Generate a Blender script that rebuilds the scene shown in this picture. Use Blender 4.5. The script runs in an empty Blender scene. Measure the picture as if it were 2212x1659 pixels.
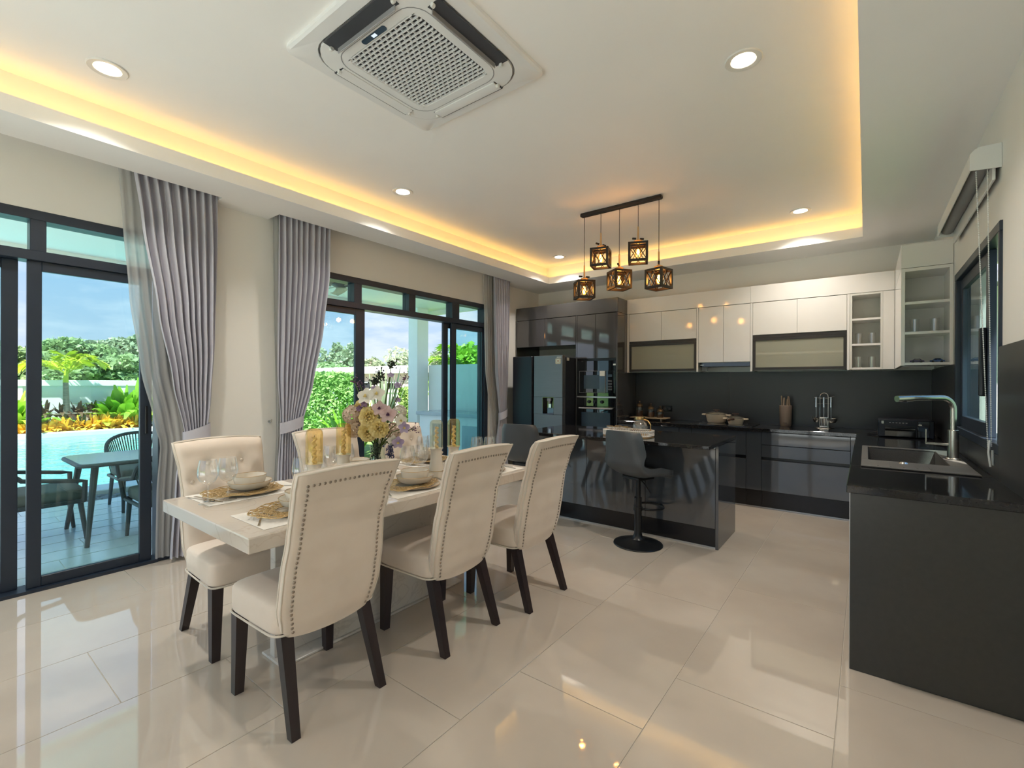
import bpy, bmesh, math, random
from mathutils import Vector, Matrix, noise as mnoise
R = math.radians
rnd = random.Random(7)
SC = bpy.context.scene
COL = SC.collection

# ------------------------------------------------------------------ camera
cam_d = bpy.data.cameras.new('camera')
cam_d.sensor_fit = 'HORIZONTAL'; cam_d.sensor_width = 36.0
cam_d.lens = 36.0 * 1001.84 / 2212.0
cam_d.clip_start = 0.05; cam_d.clip_end = 400
cam = bpy.data.objects.new('camera', cam_d); COL.objects.link(cam)
CAM_YAW, CAM_PITCH, CAM_ROLL = 0.6521, -0.000995, 0.003934
_f = Vector((-math.sin(CAM_YAW) * math.cos(CAM_PITCH), math.cos(CAM_YAW) * math.cos(CAM_PITCH), math.sin(CAM_PITCH)))
_r = Vector((math.cos(CAM_YAW), math.sin(CAM_YAW), 0)); _u = _r.cross(_f)
_r2 = math.cos(CAM_ROLL) * _r + math.sin(CAM_ROLL) * _u
_u2 = -math.sin(CAM_ROLL) * _r + math.cos(CAM_ROLL) * _u
_m = Matrix((_r2, _u2, -_f)).transposed().to_4x4(); _m.translation = Vector((0, 0, 1.30))
cam.matrix_world = _m
SC.camera = cam

# ------------------------------------------------------------------ exposure / view
SC.view_settings.view_transform = 'Standard'
SC.view_settings.look = 'None'
SC.view_settings.gamma = 1.0
SC.view_settings.use_curve_mapping = False
SC.view_settings.exposure = 0.93
try:
    cy = SC.cycles
    cy.max_bounces = 10; cy.diffuse_bounces = 5; cy.glossy_bounces = 5
    cy.transmission_bounces = 6; cy.transparent_max_bounces = 24
    cy.sample_clamp_indirect = 6.0
    cy.caustics_reflective = False; cy.caustics_refractive = False
    cy.use_denoising = True
except Exception:
    pass

# ------------------------------------------------------------------ world: hazy tropical sky with clouds
W = bpy.data.worlds.new('world'); SC.world = W; W.use_nodes = True
nt = W.node_tree; nt.nodes.clear()
def _n(t, **k):
    n = nt.nodes.new(t)
    for a, b in k.items(): setattr(n, a, b)
    return n
_out = _n('ShaderNodeOutputWorld'); _bg = _n('ShaderNodeBackground')
_tc = _n('ShaderNodeTexCoord'); _sep = _n('ShaderNodeSeparateXYZ')
nt.links.new(_tc.outputs['Generated'], _sep.inputs[0])
_ramp = _n('ShaderNodeValToRGB')
_e = _ramp.color_ramp.elements
_e[0].position = 0.0; _e[0].color = (0.34, 0.36, 0.33, 1)
_e[1].position = 1.0; _e[1].color = (0.10, 0.24, 0.55, 1)
for pos, c in ((0.49, (0.40, 0.42, 0.40, 1)), (0.505, (0.37, 0.43, 0.515, 1)), (0.60, (0.25, 0.38, 0.55, 1)), (0.75, (0.16, 0.32, 0.58, 1))):
    el = _ramp.color_ramp.elements.new(pos); el.color = c
_mr = _n('ShaderNodeMapRange'); _mr.inputs[1].default_value = -1; _mr.inputs[2].default_value = 1
nt.links.new(_sep.outputs[2], _mr.inputs[0]); nt.links.new(_mr.outputs[0], _ramp.inputs[0])
# clouds on a plane above: direction / (z + k)
_add = _n('ShaderNodeMath', operation='ADD'); _add.inputs[1].default_value = 0.22
_max = _n('ShaderNodeMath', operation='MAXIMUM'); _max.inputs[1].default_value = 0.05
nt.links.new(_sep.outputs[2], _add.inputs[0]); nt.links.new(_add.outputs[0], _max.inputs[0])
_comb = _n('ShaderNodeCombineXYZ')
nt.links.new(_max.outputs[0], _comb.inputs[0]); nt.links.new(_max.outputs[0], _comb.inputs[1]); _comb.inputs[2].default_value = 1
_div = _n('ShaderNodeVectorMath', operation='DIVIDE')
nt.links.new(_tc.outputs['Generated'], _div.inputs[0]); nt.links.new(_comb.outputs[0], _div.inputs[1])
_nz = _n('ShaderNodeTexNoise'); _nz.inputs['Scale'].default_value = 1.5; _nz.inputs['Detail'].default_value = 7; _nz.inputs['Roughness'].default_value = 0.56
nt.links.new(_div.outputs[0], _nz.inputs['Vector'])
_cr = _n('ShaderNodeValToRGB'); _cr.color_ramp.elements[0].position = 0.46; _cr.color_ramp.elements[1].position = 0.72
nt.links.new(_nz.outputs['Fac'], _cr.inputs[0])
_hz = _n('ShaderNodeMapRange'); _hz.inputs[1].default_value = 0.0; _hz.inputs[2].default_value = 0.10
nt.links.new(_sep.outputs[2], _hz.inputs[0])
_mul = _n('ShaderNodeMath', operation='MULTIPLY'); nt.links.new(_cr.outputs[0], _mul.inputs[0]); nt.links.new(_hz.outputs[0], _mul.inputs[1])
_mix = _n('ShaderNodeMixRGB'); _mix.inputs[2].default_value = (0.58, 0.61, 0.67, 1)
nt.links.new(_mul.outputs[0], _mix.inputs[0]); nt.links.new(_ramp.outputs[0], _mix.inputs[1])
nt.links.new(_mix.outputs[0], _bg.inputs[0]); _bg.inputs[1].default_value = 1.0
nt.links.new(_bg.outputs[0], _out.inputs[0])

# ------------------------------------------------------------------ sun
_sd = bpy.data.lights.new('sun', 'SUN'); _sd.energy = 7.5; _sd.angle = R(1.5); _sd.color = (1.0, 0.95, 0.86)
_so = bpy.data.objects.new('sun', _sd); COL.objects.link(_so)
_so.rotation_euler = Vector((0.25, -0.52, 0.82)).to_track_quat('Z', 'Y').to_euler()
_so.location = (6, -8, 14)

def portal(name, c, sx, sy, rot):
    """daylight sampling portal in an opening of the room (guides sky light, emits nothing itself)"""
    d = bpy.data.lights.new(name, 'AREA'); d.shape = 'RECTANGLE'; d.size = sx; d.size_y = sy
    d.cycles.is_portal = True
    o = bpy.data.objects.new(name, d); COL.objects.link(o); o.location = c; o.rotation_euler = rot
    return o
# light through the two sliding doors, the added rear opening and the kitchen window
portal('daylight_portal', (-4.28, -0.18, 1.2), 2.4, 2.8, (0, R(-90), 0))
portal('daylight_portal', (-4.28, 3.4, 1.2), 2.4, 2.8, (0, R(-90), 0))
portal('daylight_portal', (-1.75, -2.45, 1.25), 4.0, 2.5, (R(90), 0, 0))
portal('daylight_portal', (0.70, 3.88, 1.52), 1.15, 1.45, (0, R(90), 0))

# ------------------------------------------------------------------ materials
MATS = {}
def _new(name):
    m = bpy.data.materials.new(name); m.use_nodes = True
    m.node_tree.nodes.clear(); MATS[name] = m
    return m, m.node_tree
def P(name, col, rough=0.5, metal=0.0, spec=0.5, var=0.0, vscale=6.0, col2=None, bump=0.0, bscale=60.0,
      sheen=0.0, coat=0.0, emit=None, estr=0.0, trans=0.0, detail=4.0, stretch=None, ior=None, distort=0.0, ramp=None):
    """Principled material whose colour wanders procedurally between col and col2."""
    m, t = _new(name); N = t.nodes; L = t.links
    out = N.new('ShaderNodeOutputMaterial'); b = N.new('ShaderNodeBsdfPrincipled')
    L.new(b.outputs[0], out.inputs[0])
    b.inputs['Roughness'].default_value = rough; b.inputs['Metallic'].default_value = metal
    b.inputs['Specular IOR Level'].default_value = spec
    if ior: b.inputs['IOR'].default_value = ior
    c1 = (*col, 1.0)
    if col2 is None: col2 = tuple(min(1, c * (1 + var)) for c in col)
    c2 = (*col2, 1.0)
    tc = N.new('ShaderNodeTexCoord'); mp = N.new('ShaderNodeMapping')
    L.new(tc.outputs['Object'], mp.inputs[0])
    if stretch: mp.inputs['Scale'].default_value = stretch
    nz = N.new('ShaderNodeTexNoise'); nz.inputs['Scale'].default_value = vscale; nz.inputs['Detail'].default_value = detail
    nz.inputs['Distortion'].default_value = distort
    L.new(mp.outputs[0], nz.inputs['Vector'])
    rp = N.new('ShaderNodeValToRGB'); e = rp.color_ramp.elements
    lo, hi = ramp if ramp else (0.35, 0.65)
    e[0].position = lo; e[1].position = hi; e[0].color = c1; e[1].color = c2
    L.new(nz.outputs['Fac'], rp.inputs[0]); L.new(rp.outputs[0], b.inputs['Base Color'])
    if bump > 0:
        n2 = N.new('ShaderNodeTexNoise'); n2.inputs['Scale'].default_value = bscale; n2.inputs['Detail'].default_value = 3
        L.new(mp.outputs[0], n2.inputs['Vector'])
        bp = N.new('ShaderNodeBump'); bp.inputs['Strength'].default_value = bump; bp.inputs['Distance'].default_value = 0.01
        L.new(n2.outputs['Fac'], bp.inputs['Height']); L.new(bp.outputs[0], b.inputs['Normal'])
    if sheen: b.inputs['Sheen Weight'].default_value = sheen; b.inputs['Sheen Roughness'].default_value = 0.4
    if coat: b.inputs['Coat Weight'].default_value = coat; b.inputs['Coat Roughness'].default_value = 0.05
    if emit: b.inputs['Emission Color'].default_value = (*emit, 1); b.inputs['Emission Strength'].default_value = estr
    if trans: b.inputs['Transmission Weight'].default_value = trans
    return m
def thin_glass(name, tint=(1, 1, 1), ior=1.45, rough=0.0, gloss_tint=(1, 1, 1), boost=1.0, lit_mix=0.0):
    """thin-walled glass: tinted see-through plus Fresnel mirror."""
    m, t = _new(name); N = t.nodes; L = t.links
    out = N.new('ShaderNodeOutputMaterial'); mix = N.new('ShaderNodeMixShader')
    tr = N.new('ShaderNodeBsdfTransparent'); tr.inputs[0].default_value = (*tint, 1)
    gl = N.new('ShaderNodeBsdfGlossy'); gl.inputs['Color'].default_value = (*gloss_tint, 1); gl.inputs['Roughness'].default_value = rough
    # Schlick reflectance, the same from both faces of the sheet
    ge = N.new('ShaderNodeNewGeometry'); dt = N.new('ShaderNodeVectorMath'); dt.operation = 'DOT_PRODUCT'
    L.new(ge.outputs['Normal'], dt.inputs[0]); L.new(ge.outputs['Incoming'], dt.inputs[1])
    ab = N.new('ShaderNodeMath'); ab.operation = 'ABSOLUTE'; L.new(dt.outputs['Value'], ab.inputs[0])
    sb = N.new('ShaderNodeMath'); sb.operation = 'SUBTRACT'; sb.inputs[0].default_value = 1.0; sb.use_clamp = True; L.new(ab.outputs[0], sb.inputs[1])
    pw5 = N.new('ShaderNodeMath'); pw5.operation = 'POWER'; pw5.inputs[1].default_value = 5.0; L.new(sb.outputs[0], pw5.inputs[0])
    f0 = ((ior - 1) / (ior + 1)) ** 2 * boost
    ma = N.new('ShaderNodeMath'); ma.operation = 'MULTIPLY_ADD'; ma.inputs[1].default_value = 1 - f0; ma.inputs[2].default_value = f0; ma.use_clamp = True
    L.new(pw5.outputs[0], ma.inputs[0]); L.new(ma.outputs[0], mix.inputs[0])
    if lit_mix:  # diffuse white mixed in to make clear glass look lit
        df = N.new('ShaderNodeBsdfDiffuse'); df.inputs[0].default_value = (0.9, 0.9, 0.88, 1); mk = N.new('ShaderNodeMixShader'); mk.inputs[0].default_value = lit_mix
        L.new(tr.outputs[0], mk.inputs[1]); L.new(df.outputs[0], mk.inputs[2]); tr = mk
    L.new(tr.outputs[0], mix.inputs[1]); L.new(gl.outputs[0], mix.inputs[2]); L.new(mix.outputs[0], out.inputs[0])
    return m
def cloth(name, col, translucent=0.3, transparent=0.0, weave=420.0, col2=None):
    m, t = _new(name); N = t.nodes; L = t.links
    out = N.new('ShaderNodeOutputMaterial')
    d = N.new('ShaderNodeBsdfDiffuse'); tl = N.new('ShaderNodeBsdfTranslucent')
    tc = N.new('ShaderNodeTexCoord'); nz = N.new('ShaderNodeTexNoise'); nz.inputs['Scale'].default_value = weave
    L.new(tc.outputs['Object'], nz.inputs['Vector'])
    rp = N.new('ShaderNodeValToRGB'); rp.color_ramp.elements[0].color = (*[c * 0.94 for c in col], 1)
    rp.color_ramp.elements[1].color = (*(col2 or [min(1, c * 1.05) for c in col]), 1)
    L.new(nz.outputs['Fac'], rp.inputs[0]); L.new(rp.outputs[0], d.inputs[0]); L.new(rp.outputs[0], tl.inputs[0])
    mx = N.new('ShaderNodeMixShader'); mx.inputs[0].default_value = translucent
    L.new(d.outputs[0], mx.inputs[1]); L.new(tl.outputs[0], mx.inputs[2])
    last = mx
    if transparent > 0:
        tr = N.new('ShaderNodeBsdfTransparent'); m2 = N.new('ShaderNodeMixShader'); m2.inputs[0].default_value = transparent
        L.new(mx.outputs[0], m2.inputs[1]); L.new(tr.outputs[0], m2.inputs[2]); last = m2
    L.new(last.outputs[0], out.inputs[0])
    return m
def leafmat(name, col, col2, scale=3.0, trans=0.35, rough=0.5):
    m, t = _new(name); N = t.nodes; L = t.links
    out = N.new('ShaderNodeOutputMaterial')
    d = N.new('ShaderNodeBsdfPrincipled'); tl = N.new('ShaderNodeBsdfTranslucent')
    d.inputs['Roughness'].default_value = rough
    tc = N.new('ShaderNodeTexCoord'); nz = N.new('ShaderNodeTexNoise'); nz.inputs['Scale'].default_value = scale; nz.inputs['Detail'].default_value = 5
    L.new(tc.outputs['Object'], nz.inputs['Vector'])
    rp = N.new('ShaderNodeValToRGB'); rp.color_ramp.elements[0].position = 0.35; rp.color_ramp.elements[1].position = 0.65
    rp.color_ramp.elements[0].color = (*col, 1); rp.color_ramp.elements[1].color = (*col2, 1)
    L.new(nz.outputs['Fac'], rp.inputs[0]); L.new(rp.outputs[0], d.inputs['Base Color']); L.new(rp.outputs[0], tl.inputs[0])
    mx = N.new('ShaderNodeMixShader'); mx.inputs[0].default_value = trans
    L.new(d.outputs[0], mx.inputs[1]); L.new(tl.outputs[0], mx.inputs[2]); L.new(mx.outputs[0], out.inputs[0])
    return m
def marble(name, base, vein, rough=0.08):
    m, t = _new(name); N = t.nodes; L = t.links
    out = N.new('ShaderNodeOutputMaterial'); b = N.new('ShaderNodeBsdfPrincipled'); L.new(b.outputs[0], out.inputs[0])
    b.inputs['Roughness'].default_value = rough
    tc = N.new('ShaderNodeTexCoord'); nz = N.new('ShaderNodeTexNoise'); nz.inputs['Scale'].default_value = 2.6
    nz.inputs['Detail'].default_value = 8; nz.inputs['Distortion'].default_value = 1.6
    L.new(tc.outputs['Object'], nz.inputs['Vector'])
    rp = N.new('ShaderNodeValToRGB'); e = rp.color_ramp.elements
    e[0].position = 0.30; e[0].color = (*base, 1); e[1].position = 0.80; e[1].color = (*[c * 0.90 for c in base], 1)
    k = e.new(0.485); k.color = (*base, 1); k = e.new(0.50); k.color = (*vein, 1); k = e.new(0.515); k.color = (*base, 1)
    L.new(nz.outputs['Fac'], rp.inputs[0]); L.new(rp.outputs[0], b.inputs['Base Color'])
    return m
def emitter(name, col, strength):
    m, t = _new(name); N = t.nodes; L = t.links
    out = N.new('ShaderNodeOutputMaterial'); e = N.new('ShaderNodeEmission')
    e.inputs[0].default_value = (*col, 1); e.inputs[1].default_value = strength
    L.new(e.outputs[0], out.inputs[0]); return m

P('wall_paint', (0.78, 0.765, 0.725), 0.6, var=0.03, vscale=1.5, bump=0.02, bscale=180)
P('ceiling_paint', (0.91, 0.905, 0.885), 0.65, var=0.03, vscale=1.2)
P('floor_tile', (0.53, 0.465, 0.395), 0.03, spec=0.5, ior=2.05, col2=(0.58, 0.515, 0.44), vscale=2.2, detail=8, bump=0.012, bscale=2.5)
P('grout', (0.60, 0.56, 0.50), 0.7, var=0.05)
P('alu_dark', (0.014, 0.023, 0.040), 0.38, spec=0.5, var=0.1)  # bluish haze over the frames is put into this colour
thin_glass('glass_teal', (0.83, 0.965, 0.965), ior=1.5)
thin_glass('glass_green', (0.92, 0.985, 0.94), ior=1.5)
thin_glass('glass_clear', (0.96, 0.98, 0.97), ior=1.5)
thin_glass('stemware', (0.975, 0.978, 0.978), ior=1.5, boost=2.6)
thin_glass('tumbler_glass', (0.97, 0.97, 0.96), ior=1.5, boost=3.0, lit_mix=0.10)
thin_glass('glass_amber', (0.975, 0.915, 0.76), ior=1.5, gloss_tint=(1, 0.9, 0.7), boost=1.5)
thin_glass('glass_champagne', (0.95, 0.92, 0.84), ior=1.5, boost=1.5)
thin_glass('vase_glass', (0.95, 0.97, 0.92), ior=1.5, boost=1.5)
thin_glass('lamp_glass', (1.0, 0.74, 0.40), ior=1.4)
cloth('drape', (0.60, 0.595, 0.67), 0.12)
cloth('sheer', (0.72, 0.72, 0.72), 0.5, transparent=0.45)
P('velvet', (0.70, 0.60, 0.51), 0.75, spec=0.25, col2=(0.76, 0.665, 0.575), vscale=5, sheen=0.35, bump=0.03, bscale=260)
P('velvet_piping', (0.66, 0.60, 0.52), 0.6, var=0.04)
P('espresso', (0.020, 0.013, 0.014), 0.35, var=0.5, vscale=20, stretch=(1, 1, 0.1))
P('nail_metal', (0.35, 0.29, 0.24), 0.3, metal=0.9, var=0.1)
marble('marble_top', (0.60, 0.54, 0.475), (0.54, 0.47, 0.40))
marble('marble_base', (0.70, 0.68, 0.64), (0.60, 0.58, 0.55), 0.12)
P('gloss_char', (0.055, 0.063, 0.075), 0.05, spec=0.5, ior=1.9, var=0.12, vscale=1.5)
P('gloss_char_warm', (0.054, 0.052, 0.052), 0.05, spec=0.5, ior=1.9, var=0.1, vscale=1.5)
P('end_panel_char', (0.040, 0.040, 0.037), 0.22, var=0.06, vscale=40)
P('gloss_white', (0.74, 0.715, 0.675), 0.08, spec=0.5, var=0.02)
P('white_carcass', (0.66, 0.65, 0.60), 0.4, var=0.02)
P('black_stone', (0.010, 0.010, 0.011), 0.06, spec=0.5, var=0.5, vscale=90)
P('plinth_black', (0.008, 0.008, 0.010), 0.25, var=0.2)
P('splash_dark', (0.030, 0.032, 0.034), 0.33, var=0.12, vscale=2)
P('alu_trim', (0.55, 0.56, 0.56), 0.3, metal=0.8, var=0.05)
P('frosted', (0.40, 0.40, 0.31), 0.35, var=0.08, vscale=1.2, spec=0.6)
P('flap_frame', (0.018, 0.014, 0.013), 0.4, var=0.1)
P('steel_dark', (0.17, 0.18, 0.19), 0.36, metal=0.65, var=0.06, vscale=4, stretch=(1, 1, 30))
P('fridge_black', (0.016, 0.018, 0.026), 0.28, metal=0.3, var=0.1)
P('glass_black', (0.006, 0.007, 0.008), 0.02, spec=0.5, ior=1.9, var=0.1)
P('steel', (0.62, 0.62, 0.60), 0.22, metal=1.0, var=0.05)
P('brushed_nickel', (0.48, 0.45, 0.40), 0.25, metal=1.0, var=0.05)
P('stool_leather', (0.065, 0.073, 0.084), 0.45, var=0.1, bump=0.05, bscale=240)
P('black_metal', (0.010, 0.011, 0.013), 0.28, metal=0.2, var=0.1)
P('sink_granite', (0.075, 0.070, 0.064), 0.5, var=0.5, vscale=300)
P('white_plastic', (0.70, 0.70, 0.68), 0.35, var=0.02)
P('ac_white', (0.80, 0.805, 0.80), 0.4, var=0.02)
P('ac_dark', (0.045, 0.047, 0.055), 0.5, var=0.2)
P('grey_plastic', (0.30, 0.30, 0.31), 0.4, var=0.05)
P('blind_grey', (0.27, 0.265, 0.26), 0.6, var=0.05)
P('ceramic_cream', (0.72, 0.66, 0.57), 0.18, var=0.03)
P('ceramic_white', (0.84, 0.82, 0.78), 0.15, var=0.02)
P('gold', (0.55, 0.36, 0.16), 0.3, metal=1.0, var=0.15)
P('gold_lace', (0.55, 0.37, 0.15), 0.40, metal=0.6, col2=(0.74, 0.55, 0.30), vscale=90)
P('linen_white', (0.74, 0.71, 0.66), 0.8, var=0.05, vscale=120)
P('candle', (0.72, 0.60, 0.34), 0.5, var=0.06)
P('pot_cream', (0.60, 0.50, 0.37), 0.4, var=0.04)
P('taupe', (0.235, 0.175, 0.135), 0.5, var=0.05)
P('wood_handle', (0.34, 0.25, 0.18), 0.5, var=0.2, vscale=30)
P('wood_light', (0.55, 0.33, 0.15), 0.5, col2=(0.62, 0.40, 0.20), vscale=30, stretch=(1, 1, 0.15))
P('lantern_brown', (0.014, 0.009, 0.007), 0.45, var=0.2)
P('knob_brown', (0.06, 0.03, 0.02), 0.35, var=0.1)
P('board_wood', (0.50, 0.36, 0.22), 0.5, var=0.15, vscale=12, stretch=(0.2, 1, 1))
P('bronze', (0.16, 0.10, 0.05), 0.3, metal=0.7, var=0.2)
P('toy_blue', (0.02, 0.05, 0.16), 0.25, var=0.1)
P('toy_purple', (0.035, 0.02, 0.07), 0.25, var=0.1)
P('sticker', (0.62, 0.58, 0.44), 0.5, var=0.05)
P('sticker_red', (0.45, 0.10, 0.05), 0.5, var=0.05)
P('sticker_white', (0.70, 0.72, 0.66), 0.5, var=0.03)
P('display_dark', (0.03, 0.05, 0.075), 0.2, var=0.1)
P('display_lit', (0.2, 0.25, 0.3), 0.3, emit=(0.75, 0.85, 1.0), estr=0.5)
P('concrete_white', (0.88, 0.89, 0.88), 0.8, var=0.05, vscale=2)
P('patio_tile', (0.58, 0.64, 0.70), 0.16, col2=(0.66, 0.71, 0.76), vscale=2, stretch=(1, 6, 1))  # blue of the reflected sky is put into the tile colour
P('rope', (0.05, 0.06, 0.065), 0.6, var=0.2)
P('out_metal', (0.055, 0.060, 0.065), 0.45, var=0.1)
P('out_cushion', (0.15, 0.155, 0.135), 0.85, var=0.1, bump=0.05)
P('out_table', (0.40, 0.45, 0.50), 0.16, var=0.04)
P('coping', (0.70, 0.72, 0.72), 0.6, var=0.05)
P('soil', (0.10, 0.08, 0.05), 0.9, var=0.4, vscale=10)
P('lawn', (0.13, 0.24, 0.05), 0.9, col2=(0.20, 0.33, 0.08), vscale=6)
P('trunk', (0.28, 0.24, 0.18), 0.8, col2=(0.18, 0.15, 0.11), vscale=8, stretch=(1, 1, 6))
P('roof_pink', (0.70, 0.55, 0.50), 0.8, var=0.06)
P('roof_tile_grey', (0.20, 0.21, 0.23), 0.7, var=0.2, vscale=8)
P('pebble', (0.10, 0.11, 0.12), 0.5, col2=(0.22, 0.23, 0.23), vscale=12)
P('fan_wood', (0.35, 0.31, 0.26), 0.5, var=0.1)
def water_mat():
    m, t = _new('pool_water'); N = t.nodes; L = t.links
    out = N.new('ShaderNodeOutputMaterial'); b = N.new('ShaderNodeBsdfPrincipled'); L.new(b.outputs[0], out.inputs[0])
    b.inputs['Base Color'].default_value = (0.12, 0.50, 0.56, 1); b.inputs['Roughness'].default_value = 0.08
    tc = N.new('ShaderNodeTexCoord'); nz = N.new('ShaderNodeTexNoise'); nz.inputs['Scale'].default_value = 3.2; nz.inputs['Detail'].default_value = 4
    L.new(tc.outputs['Object'], nz.inputs['Vector'])
    bp = N.new('ShaderNodeBump'); bp.inputs['Strength'].default_value = 0.35; bp.inputs['Distance'].default_value = 0.08
    L.new(nz.outputs['Fac'], bp.inputs['Height']); L.new(bp.outputs[0], b.inputs['Normal'])
    rp = N.new('ShaderNodeValToRGB'); rp.color_ramp.elements[0].color = (0.07, 0.33, 0.38, 1); rp.color_ramp.elements[1].color = (0.16, 0.46, 0.49, 1)
    L.new(nz.outputs['Fac'], rp.inputs[0]); L.new(rp.outputs[0], b.inputs['Base Color'])
water_mat()
leafmat('leaf_tree', (0.20, 0.33, 0.13), (0.44, 0.56, 0.27), 1.2)  # tree leaf colours are paled to carry the haze of distance
leafmat('leaf_tree_pale', (0.28, 0.37, 0.22), (0.50, 0.56, 0.38), 1.2)
leafmat('leaf_hedge', (0.22, 0.44, 0.09), (0.50, 0.66, 0.24), 6)
leafmat('leaf_bright', (0.18, 0.42, 0.03), (0.40, 0.62, 0.06), 2)
leafmat('leaf_palm', (0.45, 0.58, 0.04), (0.72, 0.74, 0.08), 2)
leafmat('leaf_red', (0.10, 0.045, 0.035), (0.22, 0.15, 0.07), 3)
leafmat('leaf_yellow', (0.78, 0.40, 0.02), (0.90, 0.70, 0.10), 5)
leafmat('leaf_dark', (0.02, 0.03, 0.025), (0.05, 0.07, 0.04), 8)
leafmat('leaf_stem', (0.08, 0.14, 0.03), (0.15, 0.22, 0.05), 8)
leafmat('petal_yellow', (0.66, 0.50, 0.16), (0.78, 0.64, 0.30), 14, 0.25)
leafmat('petal_peach', (0.58, 0.43, 0.33), (0.66, 0.52, 0.40), 14, 0.2)
leafmat('petal_white', (0.68, 0.64, 0.54), (0.75, 0.72, 0.64), 14, 0.2)
leafmat('petal_pink', (0.55, 0.36, 0.36), (0.68, 0.52, 0.50), 14, 0.2)
leafmat('petal_violet', (0.34, 0.26, 0.42), (0.48, 0.40, 0.55), 14, 0.2)
leafmat('petal_plum', (0.08, 0.03, 0.07), (0.18, 0.09, 0.16), 14, 0.1)
leafmat('berry_blue', (0.02, 0.02, 0.07), (0.05, 0.05, 0.14), 14, 0.0)

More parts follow.
